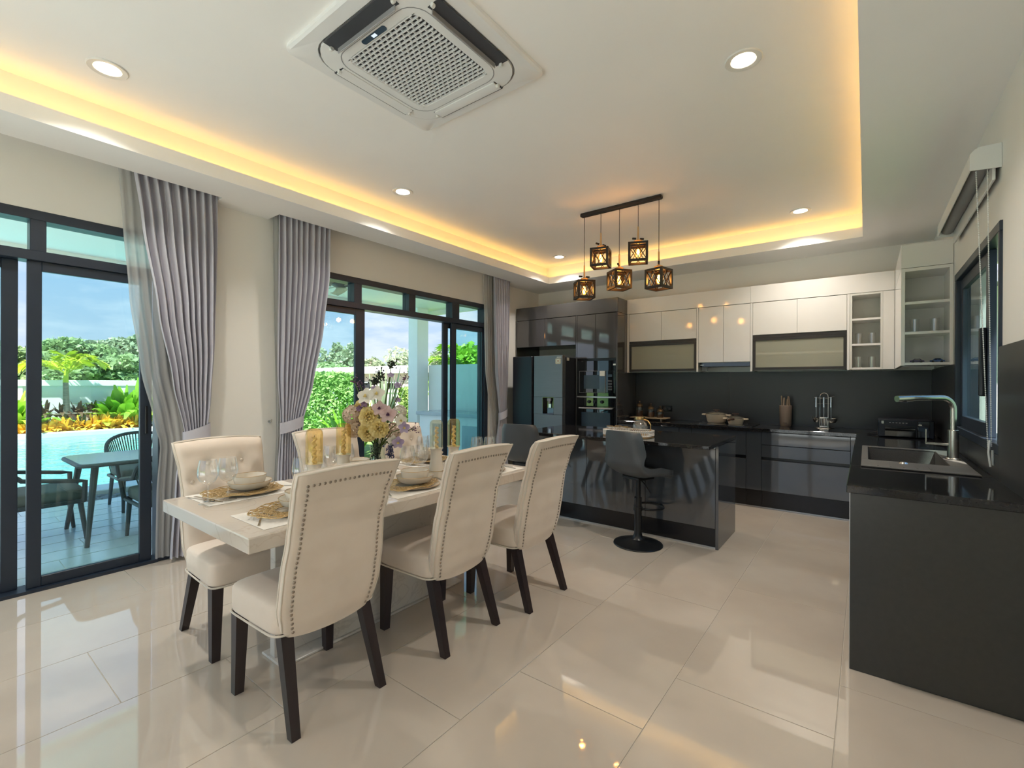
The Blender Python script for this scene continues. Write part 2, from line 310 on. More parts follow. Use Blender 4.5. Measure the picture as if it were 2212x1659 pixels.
# ------------------------------------------------------------------ mesh builder
class MB:
    def __init__(s): s.v = []; s.f = []
    def add(s, vs, fs):
        o = len(s.v); s.v += [tuple(v) for v in vs]; s.f += [tuple(i + o for i in f) for f in fs]; return s
    def merge(s, other, M=None):
        vs = other.v if M is None else [tuple(M @ Vector(v)) for v in other.v]
        return s.add(vs, other.f)
    def box(s, x0, y0, z0, x1, y1, z1, b=0.0):
        if x0 > x1: x0, x1 = x1, x0
        if y0 > y1: y0, y1 = y1, y0
        if z0 > z1: z0, z1 = z1, z0
        if b <= 0:
            return s.add([(x0, y0, z0), (x1, y0, z0), (x1, y1, z0), (x0, y1, z0), (x0, y0, z1), (x1, y0, z1), (x1, y1, z1), (x0, y1, z1)],
                         [(0, 3, 2, 1), (4, 5, 6, 7), (0, 1, 5, 4), (1, 2, 6, 5), (2, 3, 7, 6), (3, 0, 4, 7)])
        b = min(b, (x1 - x0) * .45, (y1 - y0) * .45, (z1 - z0) * .45)
        vs = []; idx = {}
        for ix in (0, 1):
            for iy in (0, 1):
                for iz in (0, 1):
                    c = ((x0, x1)[ix], (y0, y1)[iy], (z0, z1)[iz]); d = (b if ix == 0 else -b, b if iy == 0 else -b, b if iz == 0 else -b)
                    for a in range(3):
                        p = [c[k] + (d[k] if k != a else 0) for k in range(3)]
                        idx[(ix, iy, iz, a)] = len(vs); vs.append(p)
        F = []
        g = lambda ix, iy, iz, a: idx[(ix, iy, iz, a)]
        F += [(g(0,0,0,0), g(0,0,1,0), g(0,1,1,0), g(0,1,0,0)), (g(1,0,0,0), g(1,1,0,0), g(1,1,1,0), g(1,0,1,0)),
              (g(0,0,0,1), g(1,0,0,1), g(1,0,1,1), g(0,0,1,1)), (g(0,1,0,1), g(0,1,1,1), g(1,1,1,1), g(1,1,0,1)),
              (g(0,0,0,2), g(0,1,0,2), g(1,1,0,2), g(1,0,0,2)), (g(0,0,1,2), g(1,0,1,2), g(1,1,1,2), g(0,1,1,2))]
        for i in (0, 1):
            for j in (0, 1):
                F.append((g(0,i,j,1), g(1,i,j,1), g(1,i,j,2), g(0,i,j,2)))
                F.append((g(i,0,j,0), g(i,1,j,0), g(i,1,j,2), g(i,0,j,2)))
                F.append((g(i,j,0,0), g(i,j,1,0), g(i,j,1,1), g(i,j,0,1)))
        for ix in (0, 1):
            for iy in (0, 1):
                for iz in (0, 1): F.append((g(ix,iy,iz,0), g(ix,iy,iz,1), g(ix,iy,iz,2)))
        return s.add(vs, F)
    def cyl(s, p0, p1, r0, r1=None, n=14, caps=True):
        if r1 is None: r1 = r0
        p0 = Vector(p0); p1 = Vector(p1); d = (p1 - p0).normalized()
        a = d.orthogonal().normalized(); b = d.cross(a)
        vs = []
        for p, r in ((p0, r0), (p1, r1)):
            for i in range(n):
                t = 2 * math.pi * i / n; vs.append(p + a * math.cos(t) * r + b * math.sin(t) * r)
        F = [(i, (i + 1) % n, n + (i + 1) % n, n + i) for i in range(n)]
        if caps: F += [tuple(range(n - 1, -1, -1)), tuple(range(n, 2 * n))]
        return s.add(vs, F)
    def lathe(s, prof, c=(0, 0, 0), n=20, M=None):
        vs = []; F = []; k = len(prof)
        for i in range(n):
            t = 2 * math.pi * i / n
            for r, z in prof:
                v = Vector((r * math.cos(t), r * math.sin(t), z))
                if M is not None: v = M @ v
                vs.append((v.x + c[0], v.y + c[1], v.z + c[2]))
        for i in range(n):
            for j in range(k - 1):
                a = i * k + j; b = ((i + 1) % n) * k + j
                F.append((a, b, b + 1, a + 1))
        return s.add(vs, F)
    def tube(s, pts, r, n=8, closed=False, caps=True, flat=None):
        pts = [Vector(p) for p in pts]; m = len(pts)
        rs = r if isinstance(r, (list, tuple)) else [r] * m
        vs = []; F = []; prev = None
        for i, p in enumerate(pts):
            if closed: t = (pts[(i + 1) % m] - pts[i - 1])
            else: t = pts[min(i + 1, m - 1)] - pts[max(i - 1, 0)]
            t = t.normalized() if t.length > 1e-9 else Vector((0, 0, 1))
            if prev is None: a = t.orthogonal().normalized()
            else:
                a = prev - t * prev.dot(t)
                a = a.normalized() if a.length > 1e-6 else t.orthogonal().normalized()
            prev = a; b = t.cross(a)
            for k in range(n):
                q = 2 * math.pi * k / n
                vs.append(p + a * math.cos(q) * rs[i] + b * math.sin(q) * rs[i] * (flat or 1))
        for i in range(m if closed else m - 1):
            for k in range(n):
                j = (i + 1) % m
                F.append((i * n + k, i * n + (k + 1) % n, j * n + (k + 1) % n, j * n + k))
        if caps and not closed: F += [tuple(range(n - 1, -1, -1)), tuple(range((m - 1) * n, m * n))]
        return s.add(vs, F)
    def ball(s, c, r, nu=10, nv=7, sc=(1, 1, 1), M=None):
        vs = []; F = []
        for j in range(nv + 1):
            ph = math.pi * j / nv
            for i in range(nu):
                t = 2 * math.pi * i / nu
                v = Vector((r * sc[0] * math.sin(ph) * math.cos(t), r * sc[1] * math.sin(ph) * math.sin(t), r * sc[2] * math.cos(ph)))
                if M is not None: v = M @ v
                vs.append((v.x + c[0], v.y + c[1], v.z + c[2]))
        for j in range(nv):
            for i in range(nu):
                a = j * nu + i; b = j * nu + (i + 1) % nu
                F.append((a, b, b + nu, a + nu))
        return s.add(vs, F)
    def prism(s, poly, axis, a, b):
        """poly: 2D outline; extruded along axis from a to b (axis x: poly=(y,z); y: (x,z); z: (x,y))"""
        n = len(poly); vs = []
        for t in (a, b):
            for p, q in poly:
                vs.append({'x': (t, p, q), 'y': (p, t, q), 'z': (p, q, t)}[axis])
        F = [tuple(range(n - 1, -1, -1)), tuple(range(n, 2 * n))] + [(i, (i + 1) % n, n + (i + 1) % n, n + i) for i in range(n)]
        return s.add(vs, F)
    def grid(s, fn, nu, nv, flip=False):
        vs = [fn(i / nu, j / nv) for j in range(nv + 1) for i in range(nu + 1)]
        F = []
        for j in range(nv):
            for i in range(nu):
                a = j * (nu + 1) + i; q = (a, a + 1, a + nu + 2, a + nu + 1)
                F.append(q[::-1] if flip else q)
        return s.add(vs, F)
    def sheet(s, fn, off, nu, nv):
        """closed shell: surface fn(u,v) and the same surface moved by off(u,v) (vector), edges stitched"""
        o = len(s.v); A = [Vector(fn(i / nu, j / nv)) for j in range(nv + 1) for i in range(nu + 1)]
        B = [A[j * (nu + 1) + i] + Vector(off(i / nu, j / nv)) for j in range(nv + 1) for i in range(nu + 1)]
        N = len(A); F = []
        for j in range(nv):
            for i in range(nu):
                a = j * (nu + 1) + i; q = (a, a + 1, a + nu + 2, a + nu + 1)
                F.append(q); F.append(tuple(N + k for k in q[::-1]))
        w = nu + 1
        rim = [i for i in range(w)] + [j * w + nu for j in range(1, nv + 1)] + [nv * w + i for i in range(nu - 1, -1, -1)] + [j * w for j in range(nv - 1, 0, -1)]
        for k in range(len(rim)):
            a, b = rim[k], rim[(k + 1) % len(rim)]
            F.append((b, a, a + N, b + N))
        return s.add(A + B, F)
    def mesh(s, name, mat, smooth=30, off=None):
        me = bpy.data.meshes.new(name)
        vs = s.v if off is None else [(v[0] - off[0], v[1] - off[1], v[2] - off[2]) for v in s.v]
        me.from_pydata(vs, [], s.f)
        if smooth:
            me.polygons.foreach_set('use_smooth', [True] * len(me.polygons))
            try: me.set_sharp_from_angle(angle=R(smooth))
            except Exception: pass
        if mat: me.materials.append(MATS[mat])
        bm = bmesh.new(); bm.from_mesh(me); bmesh.ops.recalc_face_normals(bm, faces=bm.faces); bm.to_mesh(me); bm.free()
        me.update(); return me

def M4(loc=(0, 0, 0), rz=0.0, rx=0.0, ry=0.0, sc=1.0):
    return Matrix.Translation(loc) @ Matrix.Rotation(rz, 4, 'Z') @ Matrix.Rotation(ry, 4, 'Y') @ Matrix.Rotation(rx, 4, 'X') @ Matrix.Scale(sc, 4)

def tag(o, label=None, cat=None, group=None, kind=None):
    if label: o['label'] = label
    if cat: o['category'] = cat
    if group: o['group'] = group
    if kind: o['kind'] = kind
    return o
def thing(name, label, cat, loc=(0, 0, 0), rz=0.0, group=None, kind=None):
    o = bpy.data.objects.new(name, None); COL.objects.link(o)
    o.empty_display_size = 0.1
    o.location = loc; o.rotation_euler = (0, 0, rz)
    return tag(o, label, cat, group, kind)
def root_of(o):
    while o.parent: o = o.parent
    return o
def part(parent, name, mb, mat, smooth=30, world=False, label=None, kind=None, data=None):
    """one mesh object under a thing; mb in the thing's local frame, or in world axes (world=True)"""
    off = tuple(root_of(parent).location) if (world and parent) else None
    me = data if data is not None else mb.mesh(name, mat, smooth, off)
    o = bpy.data.objects.new(name, me); COL.objects.link(o)
    if parent: o.parent = parent
    return tag(o, label, None, None, kind)
def solo(name, mb, mat, label=None, cat=None, group=None, kind=None, loc=None, smooth=30):
    """a top-level thing that is one mesh; mb in world axes, origin moved to loc"""
    if loc is None:
        xs = [v[0] for v in mb.v]; ys = [v[1] for v in mb.v]; zs = [v[2] for v in mb.v]
        loc = ((min(xs) + max(xs)) / 2, (min(ys) + max(ys)) / 2, min(zs))
    me = mb.mesh(name, mat, smooth, loc)
    o = bpy.data.objects.new(name, me); COL.objects.link(o); o.location = loc
    return tag(o, label, cat, group, kind)
def kids(o): return [c for c in bpy.data.objects if c.parent == o]
_KIDS = {}
def dup(o, loc=None, rz=None, label=None, parent=None, top=True):
    """copy of a thing with all its parts and sub-parts (mesh data shared)"""
    c = o.copy(); COL.objects.link(c); c.parent = parent
    if top:
        if loc is not None: c.location = loc
        if rz is not None: c.rotation_euler = (0, 0, rz)
        if label: c['label'] = label
    for ch in kids(o): dup(ch, parent=c, top=False)
    return c
def lamp(parent, name, typ, energy, col, loc, size=0.1, spread=None, rot=(0, 0, 0), size_y=None, shape='DISK', radius=None):
    d = bpy.data.lights.new(name, typ); d.energy = energy; d.color = col
    if typ == 'AREA':
        d.shape = shape; d.size = size
        if size_y: d.size_y = size_y
        if spread: d.spread = spread
    elif radius: d.shadow_soft_size = radius
    o = bpy.data.objects.new(name, d); COL.objects.link(o); o.parent = parent; o.location = loc; o.rotation_euler = rot
    return o
def rrect(x0, y0, x1, y1, r, n=5):
    """rounded rectangle outline"""
    pts = []
    for cx, cy, a in ((x1 - r, y1 - r, 0), (x0 + r, y1 - r, 90), (x0 + r, y0 + r, 180), (x1 - r, y0 + r, 270)):
        for k in range(n + 1):
            t = R(a + 90 * k / n); pts.append((cx + r * math.cos(t), cy + r * math.sin(t)))
    return pts
def lerp(a, b, t): return a + (b - a) * t
def pw(table, t):
    """piecewise smooth interpolation through (t, value) rows"""
    if t <= table[0][0]: return table[0][1]
    for (a, va), (b, vb) in zip(table, table[1:]):
        if t <= b:
            k = (t - a) / (b - a); k = k * k * (3 - 2 * k) * 0.5 + k * 0.5
            return va + (vb - va) * k
    return table[-1][1]

# ================================================================== THE ROOM
XL, XR, YB, YN = -4.08, 0.515, 6.02, -2.2       # left wall, right wall, back wall, rear wall
ZS, ZH = 2.70, 2.96                             # soffit, upper ceiling
ZC = 0.845                                      # counter tops

# ---- floor: every porcelain tile is a piece of its own
fl = solo('floor', MB().box(XL - 0.15, YN - 0.2, -0.08, XR + 0.15, YB + 0.15, -0.0035), 'grout', kind='structure')
TW, TL = 0.577, 1.154
full = MB().box(0.0015, 0.0015, -0.0035, TW - 0.0015, TL - 0.0015, 0.0, 0.0008).mesh('tile', 'floor_tile', 0)
nx0 = -1.24 - 5 * TW
for ci in range(9):
    x0 = nx0 + ci * TW
    y = 0.535 + (ci - 2) * TL / 3 - 8 * TL
    while y < YB:
        a, b = max(y, YN), min(y + TL, YB); xa, xb = max(x0, XL - 0.05), min(x0 + TW, XR + 0.02)
        if b - a > 0.02 and xb - xa > 0.02:
            if b - a > TL - 1e-4 and xb - xa > TW - 1e-4:
                o = part(fl, 'tile', None, None, data=full)
            else:
                o = part(fl, 'tile', MB().box(xa - x0 + 0.0015, a - y + 0.0015, -0.0035, xb - x0 - 0.0015, b - y - 0.0015, 0.0, 0.0008), 'floor_tile', 0)
            o.location = Vector((x0, y, 0)) - fl.location
        y += TL

# ---- walls
D1 = (-1.55, 1.19); D2 = (2.0, 4.80); ZD = 2.36; ZT = 3.06
mb = MB(); w0, w1 = XL - 0.16, XL
mb.box(w0, YN - 0.2, 0, w1, D1[0], ZT); mb.box(w0, D1[1], 0, w1, D2[0], ZT); mb.box(w0, D2[1], 0, w1, YB, ZT)
mb.box(w0, D1[0], ZD, w1, D1[1], ZT); mb.box(w0, D2[0], ZD, w1, D2[1], ZT)
solo('wall_left', mb, 'wall_paint', kind='structure', smooth=0)
solo('wall_back', MB().box(XL - 0.16, YB, 0, XR + 0.16, YB + 0.16, ZT), 'wall_paint', kind='structure', smooth=0)
WY0, WY1, WZ0, WZ1 = 3.17, 4.58, 0.965, 2.09
mb = MB(); a, b = XR, XR + 0.16
mb.box(a, YN - 0.2, 0, b, WY0, ZT); mb.box(a, WY1, 0, b, YB, ZT); mb.box(a, WY0, 0, b, WY1, WZ0); mb.box(a, WY0, WZ1, b, WY1, ZT)
solo('wall_right', mb, 'wall_paint', kind='structure', smooth=0)
mb = MB(); a, b = YN - 0.16, YN
mb.box(XL, a, 0, -3.75, b, ZT); mb.box(0.25, a, 0, XR, b, ZT); mb.box(-3.75, a, 2.45, 0.25, b, ZT)
solo('wall_rear', mb, 'wall_paint', kind='structure', smooth=0)
solo('roof', MB().box(XL - 0.4, YN - 0.5, ZT, XR + 0.5, YB + 0.4, ZT + 0.18), 'concrete_white', kind='structure', smooth=0)  # unseen slab added to stop sun and sky leaking in

# ---- ceiling with lit cove
LX0, LX1, LY1, LY0 = -3.543, -0.03, 5.488, -1.75     # lip lines
CV = 0.12
ce = solo('ceiling', MB().box(LX0 - CV - 0.02, LY0 - CV - 0.02, ZH, LX1 + CV + 0.02, LY1 + CV + 0.02, ZH + 0.06), 'ceiling_paint', kind='structure', smooth=0)
PX = -3.885                                         # room-side edge of the curtain pockets
mb = MB(); t = 0.016
mb.box(PX, YN, ZS, LX0, YB, ZS + t)                 # left soffit board
mb.box(XL, 1.46, ZS, PX, 1.89, ZS + t); mb.box(XL, 5.12, ZS, PX, YB, ZS + t)
mb.box(LX0, LY1, ZS, XR, YB, ZS + t); mb.box(LX1, YN, ZS, XR, LY1, ZS + t); mb.box(LX0, YN, ZS, LX1, LY0, ZS + t)
part(ce, 'soffit', mb, 'ceiling_paint', 0, world=True)
mb = MB(); l = 0.014
mb.box(LX0 - l, LY0, ZS + t, LX0, LY1 + l, 2.792); mb.box(LX0, LY1, ZS + t, LX1, LY1 + l, 2.792)
mb.box(LX1, LY0, ZS + t, LX1 + l, LY1 + l, 2.792); mb.box(LX0, LY0 - l, ZS + t, LX1, LY0, 2.792)
part(ce, 'cove_lip', mb, 'ceiling_paint', 0, world=True)
mb = MB()
mb.box(LX0 - CV - 0.02, LY0 - CV, ZS + t, LX0 - CV, LY1 + CV, ZH); mb.box(LX0 - CV, LY1 + CV, ZS + t, LX1 + CV, LY1 + CV + 0.02, ZH)
mb.box(LX1 + CV, LY0 - CV, ZS + t, LX1 + CV + 0.02, LY1 + CV, ZH); mb.box(LX0 - CV, LY0 - CV - 0.02, ZS + t, LX1 + CV, LY0 - CV, ZH)
part(ce, 'cove_wall', mb, 'ceiling_paint', 0, world=True)
mb = MB()
for y0, y1 in ((YN, 1.46), (1.89, 5.12)):           # curtain pockets: cheek, top and end
    mb.box(PX, y0, ZS + t, PX + 0.012, y1, 2.86); mb.box(XL, y0, 2.86, PX + 0.012, y1, 2.875)
for ya in (1.46, 1.878, 5.12): mb.box(XL, ya, ZS + t, PX, ya + 0.012, 2.86)
part(ce, 'curtain_pocket', mb, 'ceiling_paint', 0, world=True)
# LED strips lying in the cove trough
WARM = (1.0, 0.56, 0.13)
emitter('led_warm', (1.0, 0.54, 0.12), 10.5)
def led(x0, y0, x1, y1, face, label):
    """strip stuck to the back of the lip, its diodes facing the cove wall"""
    z = ZS + 0.068
    o = thing('led_strip', label, 'light strip', ((x0 + x1) / 2, (y0 + y1) / 2, z), group='cove light strips')
    part(o, 'backing', MB().box(x0, y0, z, x1, y1, z + 0.016), 'white_plastic', 0, world=True)
    fx, fy = face; e = 0.003
    b = MB().box(x1 if fx > 0 else x0 - e if fx < 0 else x0, y1 if fy > 0 else y0, z + 0.002, x1 + e if fx > 0 else x0 if fx < 0 else x1, y1 + e if fy > 0 else y1, z + 0.014)
    part(o, 'diode_band', b, 'led_warm', 0, world=True)
led(LX0 - l - 0.005, LY0, LX0 - l - 0.001, LY1 + 0.01, (-1, 0), 'warm glowing light strip in the ceiling cove over the curtained window wall')
led(LX0, LY1 + l + 0.001, LX1, LY1 + l + 0.005, (0, 1), 'warm glowing light strip in the ceiling cove along the kitchen wall')
led(LX1 + l + 0.001, LY0, LX1 + l + 0.005, LY1 + 0.01, (1, 0), 'warm glowing light strip in the ceiling cove on the sink side')

# ---- sliding glass doors in the left wall
def panel(par, y0, y1, x, glass, sl=0.066, sr=0.069, label=None, handle=None):
    """one sliding leaf: stiles, rails, pane"""
    z0, z1 = 0.02, 2.05; d = 0.016
    f = MB(); f.box(x - d, y0, z0, x + d, y0 + sl, z1, 0.003); f.box(x - d, y1 - sr, z0, x + d, y1, z1, 0.003)
    f.box(x - d, y0 + sl, 1.99, x + d, y1 - sr, z1, 0.003); f.box(x - d, y0 + sl, z0, x + d, y1 - sr, 0.082, 0.003)
    o = part(par, 'sliding_leaf', f, 'alu_dark', world=True)
    part(o, 'pane', MB().box(x - 0.003, y0 + sl - 0.004, 0.078, x + 0.003, y1 - sr + 0.004, 1.994), glass, 0, world=True)
    if handle is not None:
        part(o, 'handle', MB().box(x + d, handle - 0.008, 0.93, x + d + 0.012, handle + 0.008, 1.13, 0.004), 'black_metal', world=True)
    return o
def slider(name, y0, y1, mullions, label):
    r = thing(name, label, None, (XL - 0.08, (y0 + y1) / 2, 0), kind='structure')
    xa, xb = XL - 0.125, XL + 0.004
    f = MB(); f.box(xa, y0, 2.30, xb, y1, 2.36, 0.003); f.box(xa, y0, 2.05, xb, y1, 2.11, 0.003)
    f.box(xa, y0, 0.0, xb, y0 + 0.075, 2.30, 0.003); f.box(xa, y1 - 0.075, 0.0, xb, y1, 2.30, 0.003)
    f.box(xa, y0 + 0.075, 0.0, xb + 0.012, y1 - 0.075, 0.02)
    part(r, 'frame', f, 'alu_dark', world=True)
    for a, b in mullions: part(r, 'mullion', MB().box(xa + 0.01, a, 2.108, xb - 0.004, b, 2.302, 0.003), 'alu_dark', world=True)
    ys = [y0 + 0.075] + [k for m in mullions for k in m] + [y1 - 0.075]
    for a, b in zip(ys[0::2], ys[1::2]):
        part(r, 'transom_pane', MB().box(XL - 0.063, a, 2.11, XL - 0.057, b, 2.30), 'glass_green', 0, world=True)
    return r
d1 = slider('door_1', D1[0], D1[1], [(-0.48, -0.41), (0.465, 0.538)], 'dark aluminium sliding door to the pool terrace with high transom')
panel(d1, 0.455, 1.084, XL - 0.035, 'glass_teal', handle=1.05)
panel(d1, -0.28, 0.423, XL - 0.085, 'glass_teal', sr=0.071)
panel(d1, -0.98, -0.32, XL - 0.035, 'glass_teal'); panel(d1, -1.47, -0.94, XL - 0.085, 'glass_teal')
d2 = slider('door_2', D2[0], D2[1], [(2.732, 2.823), (3.434, 3.531), (4.119, 4.247)], 'dark aluminium sliding door standing open behind the dining table')
panel(d2, 2.08, 2.872, XL - 0.035, 'glass_teal', sr=0.110)
panel(d2, 4.033, 4.76, XL - 0.085, 'glass_teal', sl=0.082, sr=0.04, handle=4.075)
panel(d2, 4.127, 4.76, XL - 0.035, 'glass_teal', sl=0.085, sr=0.055)
# rear glazing added unseen behind the viewpoint to light the room
r = thing('added_rear_glazing', 'wide glazed opening added behind the viewpoint for light', None, (-1.75, YN - 0.08, 0), kind='structure')
f = MB()
for x in (-3.75, -2.42, -1.09, 0.19): f.box(x, YN - 0.12, 0, x + 0.06, YN - 0.04, 2.45)
f.box(-3.75, YN - 0.12, 2.39, 0.25, YN - 0.04, 2.45); f.box(-3.75, YN - 0.12, 0, 0.25, YN - 0.04, 0.05)
part(r, 'frame', f, 'alu_dark', world=True)
for x in (-3.69, -2.36, -1.03): part(r, 'pane', MB().box(x, YN - 0.083, 0.05, x + 1.27, YN - 0.077, 2.39), 'glass_clear', 0, world=True)

# ---- kitchen window in the right wall
w = thing('window_1', 'dark framed sliding kitchen window above the sink', None, (XR + 0.05, (WY0 + WY1) / 2, WZ0), kind='structure')
f = MB(); xa, xb = XR - 0.012, XR + 0.11; k = 0.05
f.box(xa, WY0, WZ1 - k, xb, WY1, WZ1, 0.003); f.box(xa, WY0, WZ0, xb, WY1, WZ0 + k, 0.003)
f.box(xa, WY0, WZ0 + k, xb, WY0 + 0.03, WZ1 - k, 0.003); f.box(xa, WY1 - 0.06, WZ0 + k, xb, WY1, WZ1 - k, 0.003)
part(w, 'frame', f, 'alu_dark', world=True)
def sash(y0, y1, x, glass, hand=None):
    f = MB(); s = 0.075; z0, z1 = WZ0 + k, WZ1 - k
    f.box(x - 0.016, y0, z0, x + 0.016, y0 + s, z1, 0.003); f.box(x - 0.016, y1 - s, z0, x + 0.016, y1, z1, 0.003)
    f.box(x - 0.016, y0 + s, z0, x + 0.016, y1 - s, z0 + s, 0.003); f.box(x - 0.016, y0 + s, z1 - s, x + 0.016, y1 - s, z1, 0.003)
    o = part(w, 'sash', f, 'alu_dark', world=True)
    part(o, 'pane', MB().box(x - 0.003, y0 + s, z0 + s, x + 0.003, y1 - s, z1 - s), glass, 0, world=True)
    if hand: part(o, 'handle', MB().box(x - 0.045, hand - 0.02, 1.24, x - 0.016, hand + 0.02, 1.62, 0.005), 'black_metal', world=True)
sash(3.58, WY1 - 0.06, XR + 0.03, 'glass_teal', 3.64)

# ================================================================== CEILING FITTINGS
# ---- recessed downlights
emitter('downlight_lens', (1.0, 0.80, 0.50), 9.0)
emitter('downlight_lens_white', (1.0, 0.93, 0.82), 9.0)
DLW = 6.2
def downlight(x, y, label, warm=True, watt=DLW):
    t = thing('downlight', label, 'ceiling light', (x, y, ZH), group='recessed ceiling downlights')
    ring = MB().lathe([(0.058, 0.004), (0.060, -0.004), (0.084, -0.007), (0.088, -0.003), (0.088, 0.0)], n=32)
    part(t, 'trim_ring', ring, 'white_plastic')
    part(t, 'reflector', MB().lathe([(0.058, 0.003), (0.050, 0.030), (0.030, 0.045), (0.001, 0.046)], n=24), 'ac_white')
    part(t, 'lens', MB().lathe([(0.056, -0.001), (0.035, -0.006), (0.0005, -0.008)], n=24), 'downlight_lens' if warm else 'downlight_lens_white')
    lamp(t, 'downlight_beam', 'AREA', watt, (1.0, 0.935, 0.85), (0, 0, -0.014), size=0.10, spread=R(118))
    return t
downlight(-3.20, 0.65, 'round recessed downlight at upper left, beside the air conditioner and window cove')
downlight(-0.505, 2.60, 'round recessed downlight at upper right of the air conditioner')
downlight(-3.20, 2.62, 'round recessed downlight above the middle window, left of the pendant lamp', False)
downlight(-0.505, 5.19, 'round recessed downlight right of the pendant lamp near the white wall cabinets', False)
downlight(-3.20, 5.20, 'round recessed downlight in the far corner above the refrigerator', False)
for x, w in ((-3.20, 'window side'), (-0.505, 'sink side')):  # unseen downlights added to brighten the room
    downlight(x, -1.30, f'round recessed downlight added behind the viewpoint on the {w}')

# ---- cassette air conditioner
ACX0, ACX1, ACY0, ACY1 = -2.295, -1.36, 1.135, 2.065
acx, acy = (ACX0 + ACX1) / 2, (ACY0 + ACY1) / 2; hs = 0.467
t = thing('air_conditioner', 'white four-way cassette air conditioner set in the ceiling', 'air conditioner', (acx, acy, ZH))
def loop_strip(outs, zs):
    """skin between successive outlines (same point count)"""
    m = MB(); n = len(outs[0]); vs = []
    for o, z in zip(outs, zs): vs += [(x, y, z) for x, y in o]
    F = [(k * n + i, k * n + (i + 1) % n, (k + 1) * n + (i + 1) % n, (k + 1) * n + i) for k in range(len(outs) - 1) for i in range(n)]
    return m.add(vs, F)
# outer fascia (rounded square), with a stepped inner frame
o1 = rrect(-hs, -hs, hs, hs, 0.045, 6); o2 = rrect(-hs + .012, -hs + .012, hs - .012, hs - .012, 0.04, 6)
i1 = rrect(-0.395, -0.395, 0.395, 0.395, 0.16, 6); i2 = rrect(-0.385, -0.385, 0.385, 0.385, 0.155, 6)
part(t, 'fascia', loop_strip([o1, o1, o2, i1, i1], [0.0, -0.018, -0.026, -0.028, -0.012]), 'ac_white')
# centre plate with four outlet slots around a grille opening
plate = MB()
i3 = rrect(-0.386, -0.386, 0.386, 0.386, 0.155, 6); g0 = rrect(-0.255, -0.255, 0.255, 0.255, 0.05, 6); g1 = rrect(-0.247, -0.247, 0.247, 0.247, 0.045, 6)
plate.merge(loop_strip([i3, i2, rrect(-0.30, -0.30, 0.30, 0.30, 0.10, 6), g0, g1], [-0.02, -0.034, -0.040, -0.040, -0.030]))
part(t, 'grille_frame', plate, 'ac_white')
part(t, 'seam', loop_strip([rrect(-0.302, -0.302, 0.302, 0.302, 0.10, 6), rrect(-0.2985, -0.2985, 0.2985, 0.2985, 0.10, 6)], [-0.0408, -0.0408]), 'grey_plastic')
part(t, 'filter', MB().box(-0.25, -0.25, -0.028, 0.25, 0.25, -0.02), 'ac_dark', 0)
# brick-pattern grille bars
g = MB(); rows = 22; step = 0.494 / rows
for k in range(rows + 1):
    y = -0.247 + k * step; g.box(-0.247, y - 0.0022, -0.040, 0.247, y + 0.0022, -0.030)
for k in range(rows):
    y = -0.247 + k * step; cols = 14; s = 0.494 / cols
    for c in range(cols + 1):
        x = -0.247 + (c + (0.5 if k % 2 else 0)) * s
        if x < 0.2465: g.box(x - 0.0022, y, -0.0395, x + 0.0022, y + step, -0.030)
# the rows run across in the photograph
part(t, 'grille', g, 'ac_white', 0, kind='stuff')
def slot(ang, opened):
    M = Matrix.Rotation(ang, 4, 'Z')
    hole = MB().box(-0.235, 0.315, -0.0385, 0.235, 0.392, -0.030)
    m = MB().merge(hole, M); s = part(t, 'air_outlet', m, 'ac_dark', 0)
    v = MB()
    if opened: v.box(-0.215, 0.322, -0.062, 0.215, 0.328, -0.034, 0.002)
    else: v.prism([(0.320, -0.043), (0.352, -0.047), (0.384, -0.042), (0.384, -0.039), (0.320, -0.039)], 'x', -0.228, 0.228)
    part(s, 'vane', MB().merge(v, M), 'grey_plastic' if opened else 'ac_white', 40)
    for sx in (-1, 1): part(s, 'vane_hinge', MB().merge(MB().cyl((sx * 0.226, 0.35, -0.046), (sx * 0.240, 0.35, -0.046), 0.010, n=10), M), 'white_plastic')
slot(R(90), False); slot(R(-90), True); slot(0, False); slot(R(180), True)
d = part(t, 'display', MB().prism(rrect(-0.085, -0.29, 0.085, -0.262, 0.012), 'z', -0.0425, -0.039), 'display_dark')
part(d, 'indicator', MB().box(-0.012, -0.284, -0.0435, 0.016, -0.268, -0.0420), 'display_lit', 0)

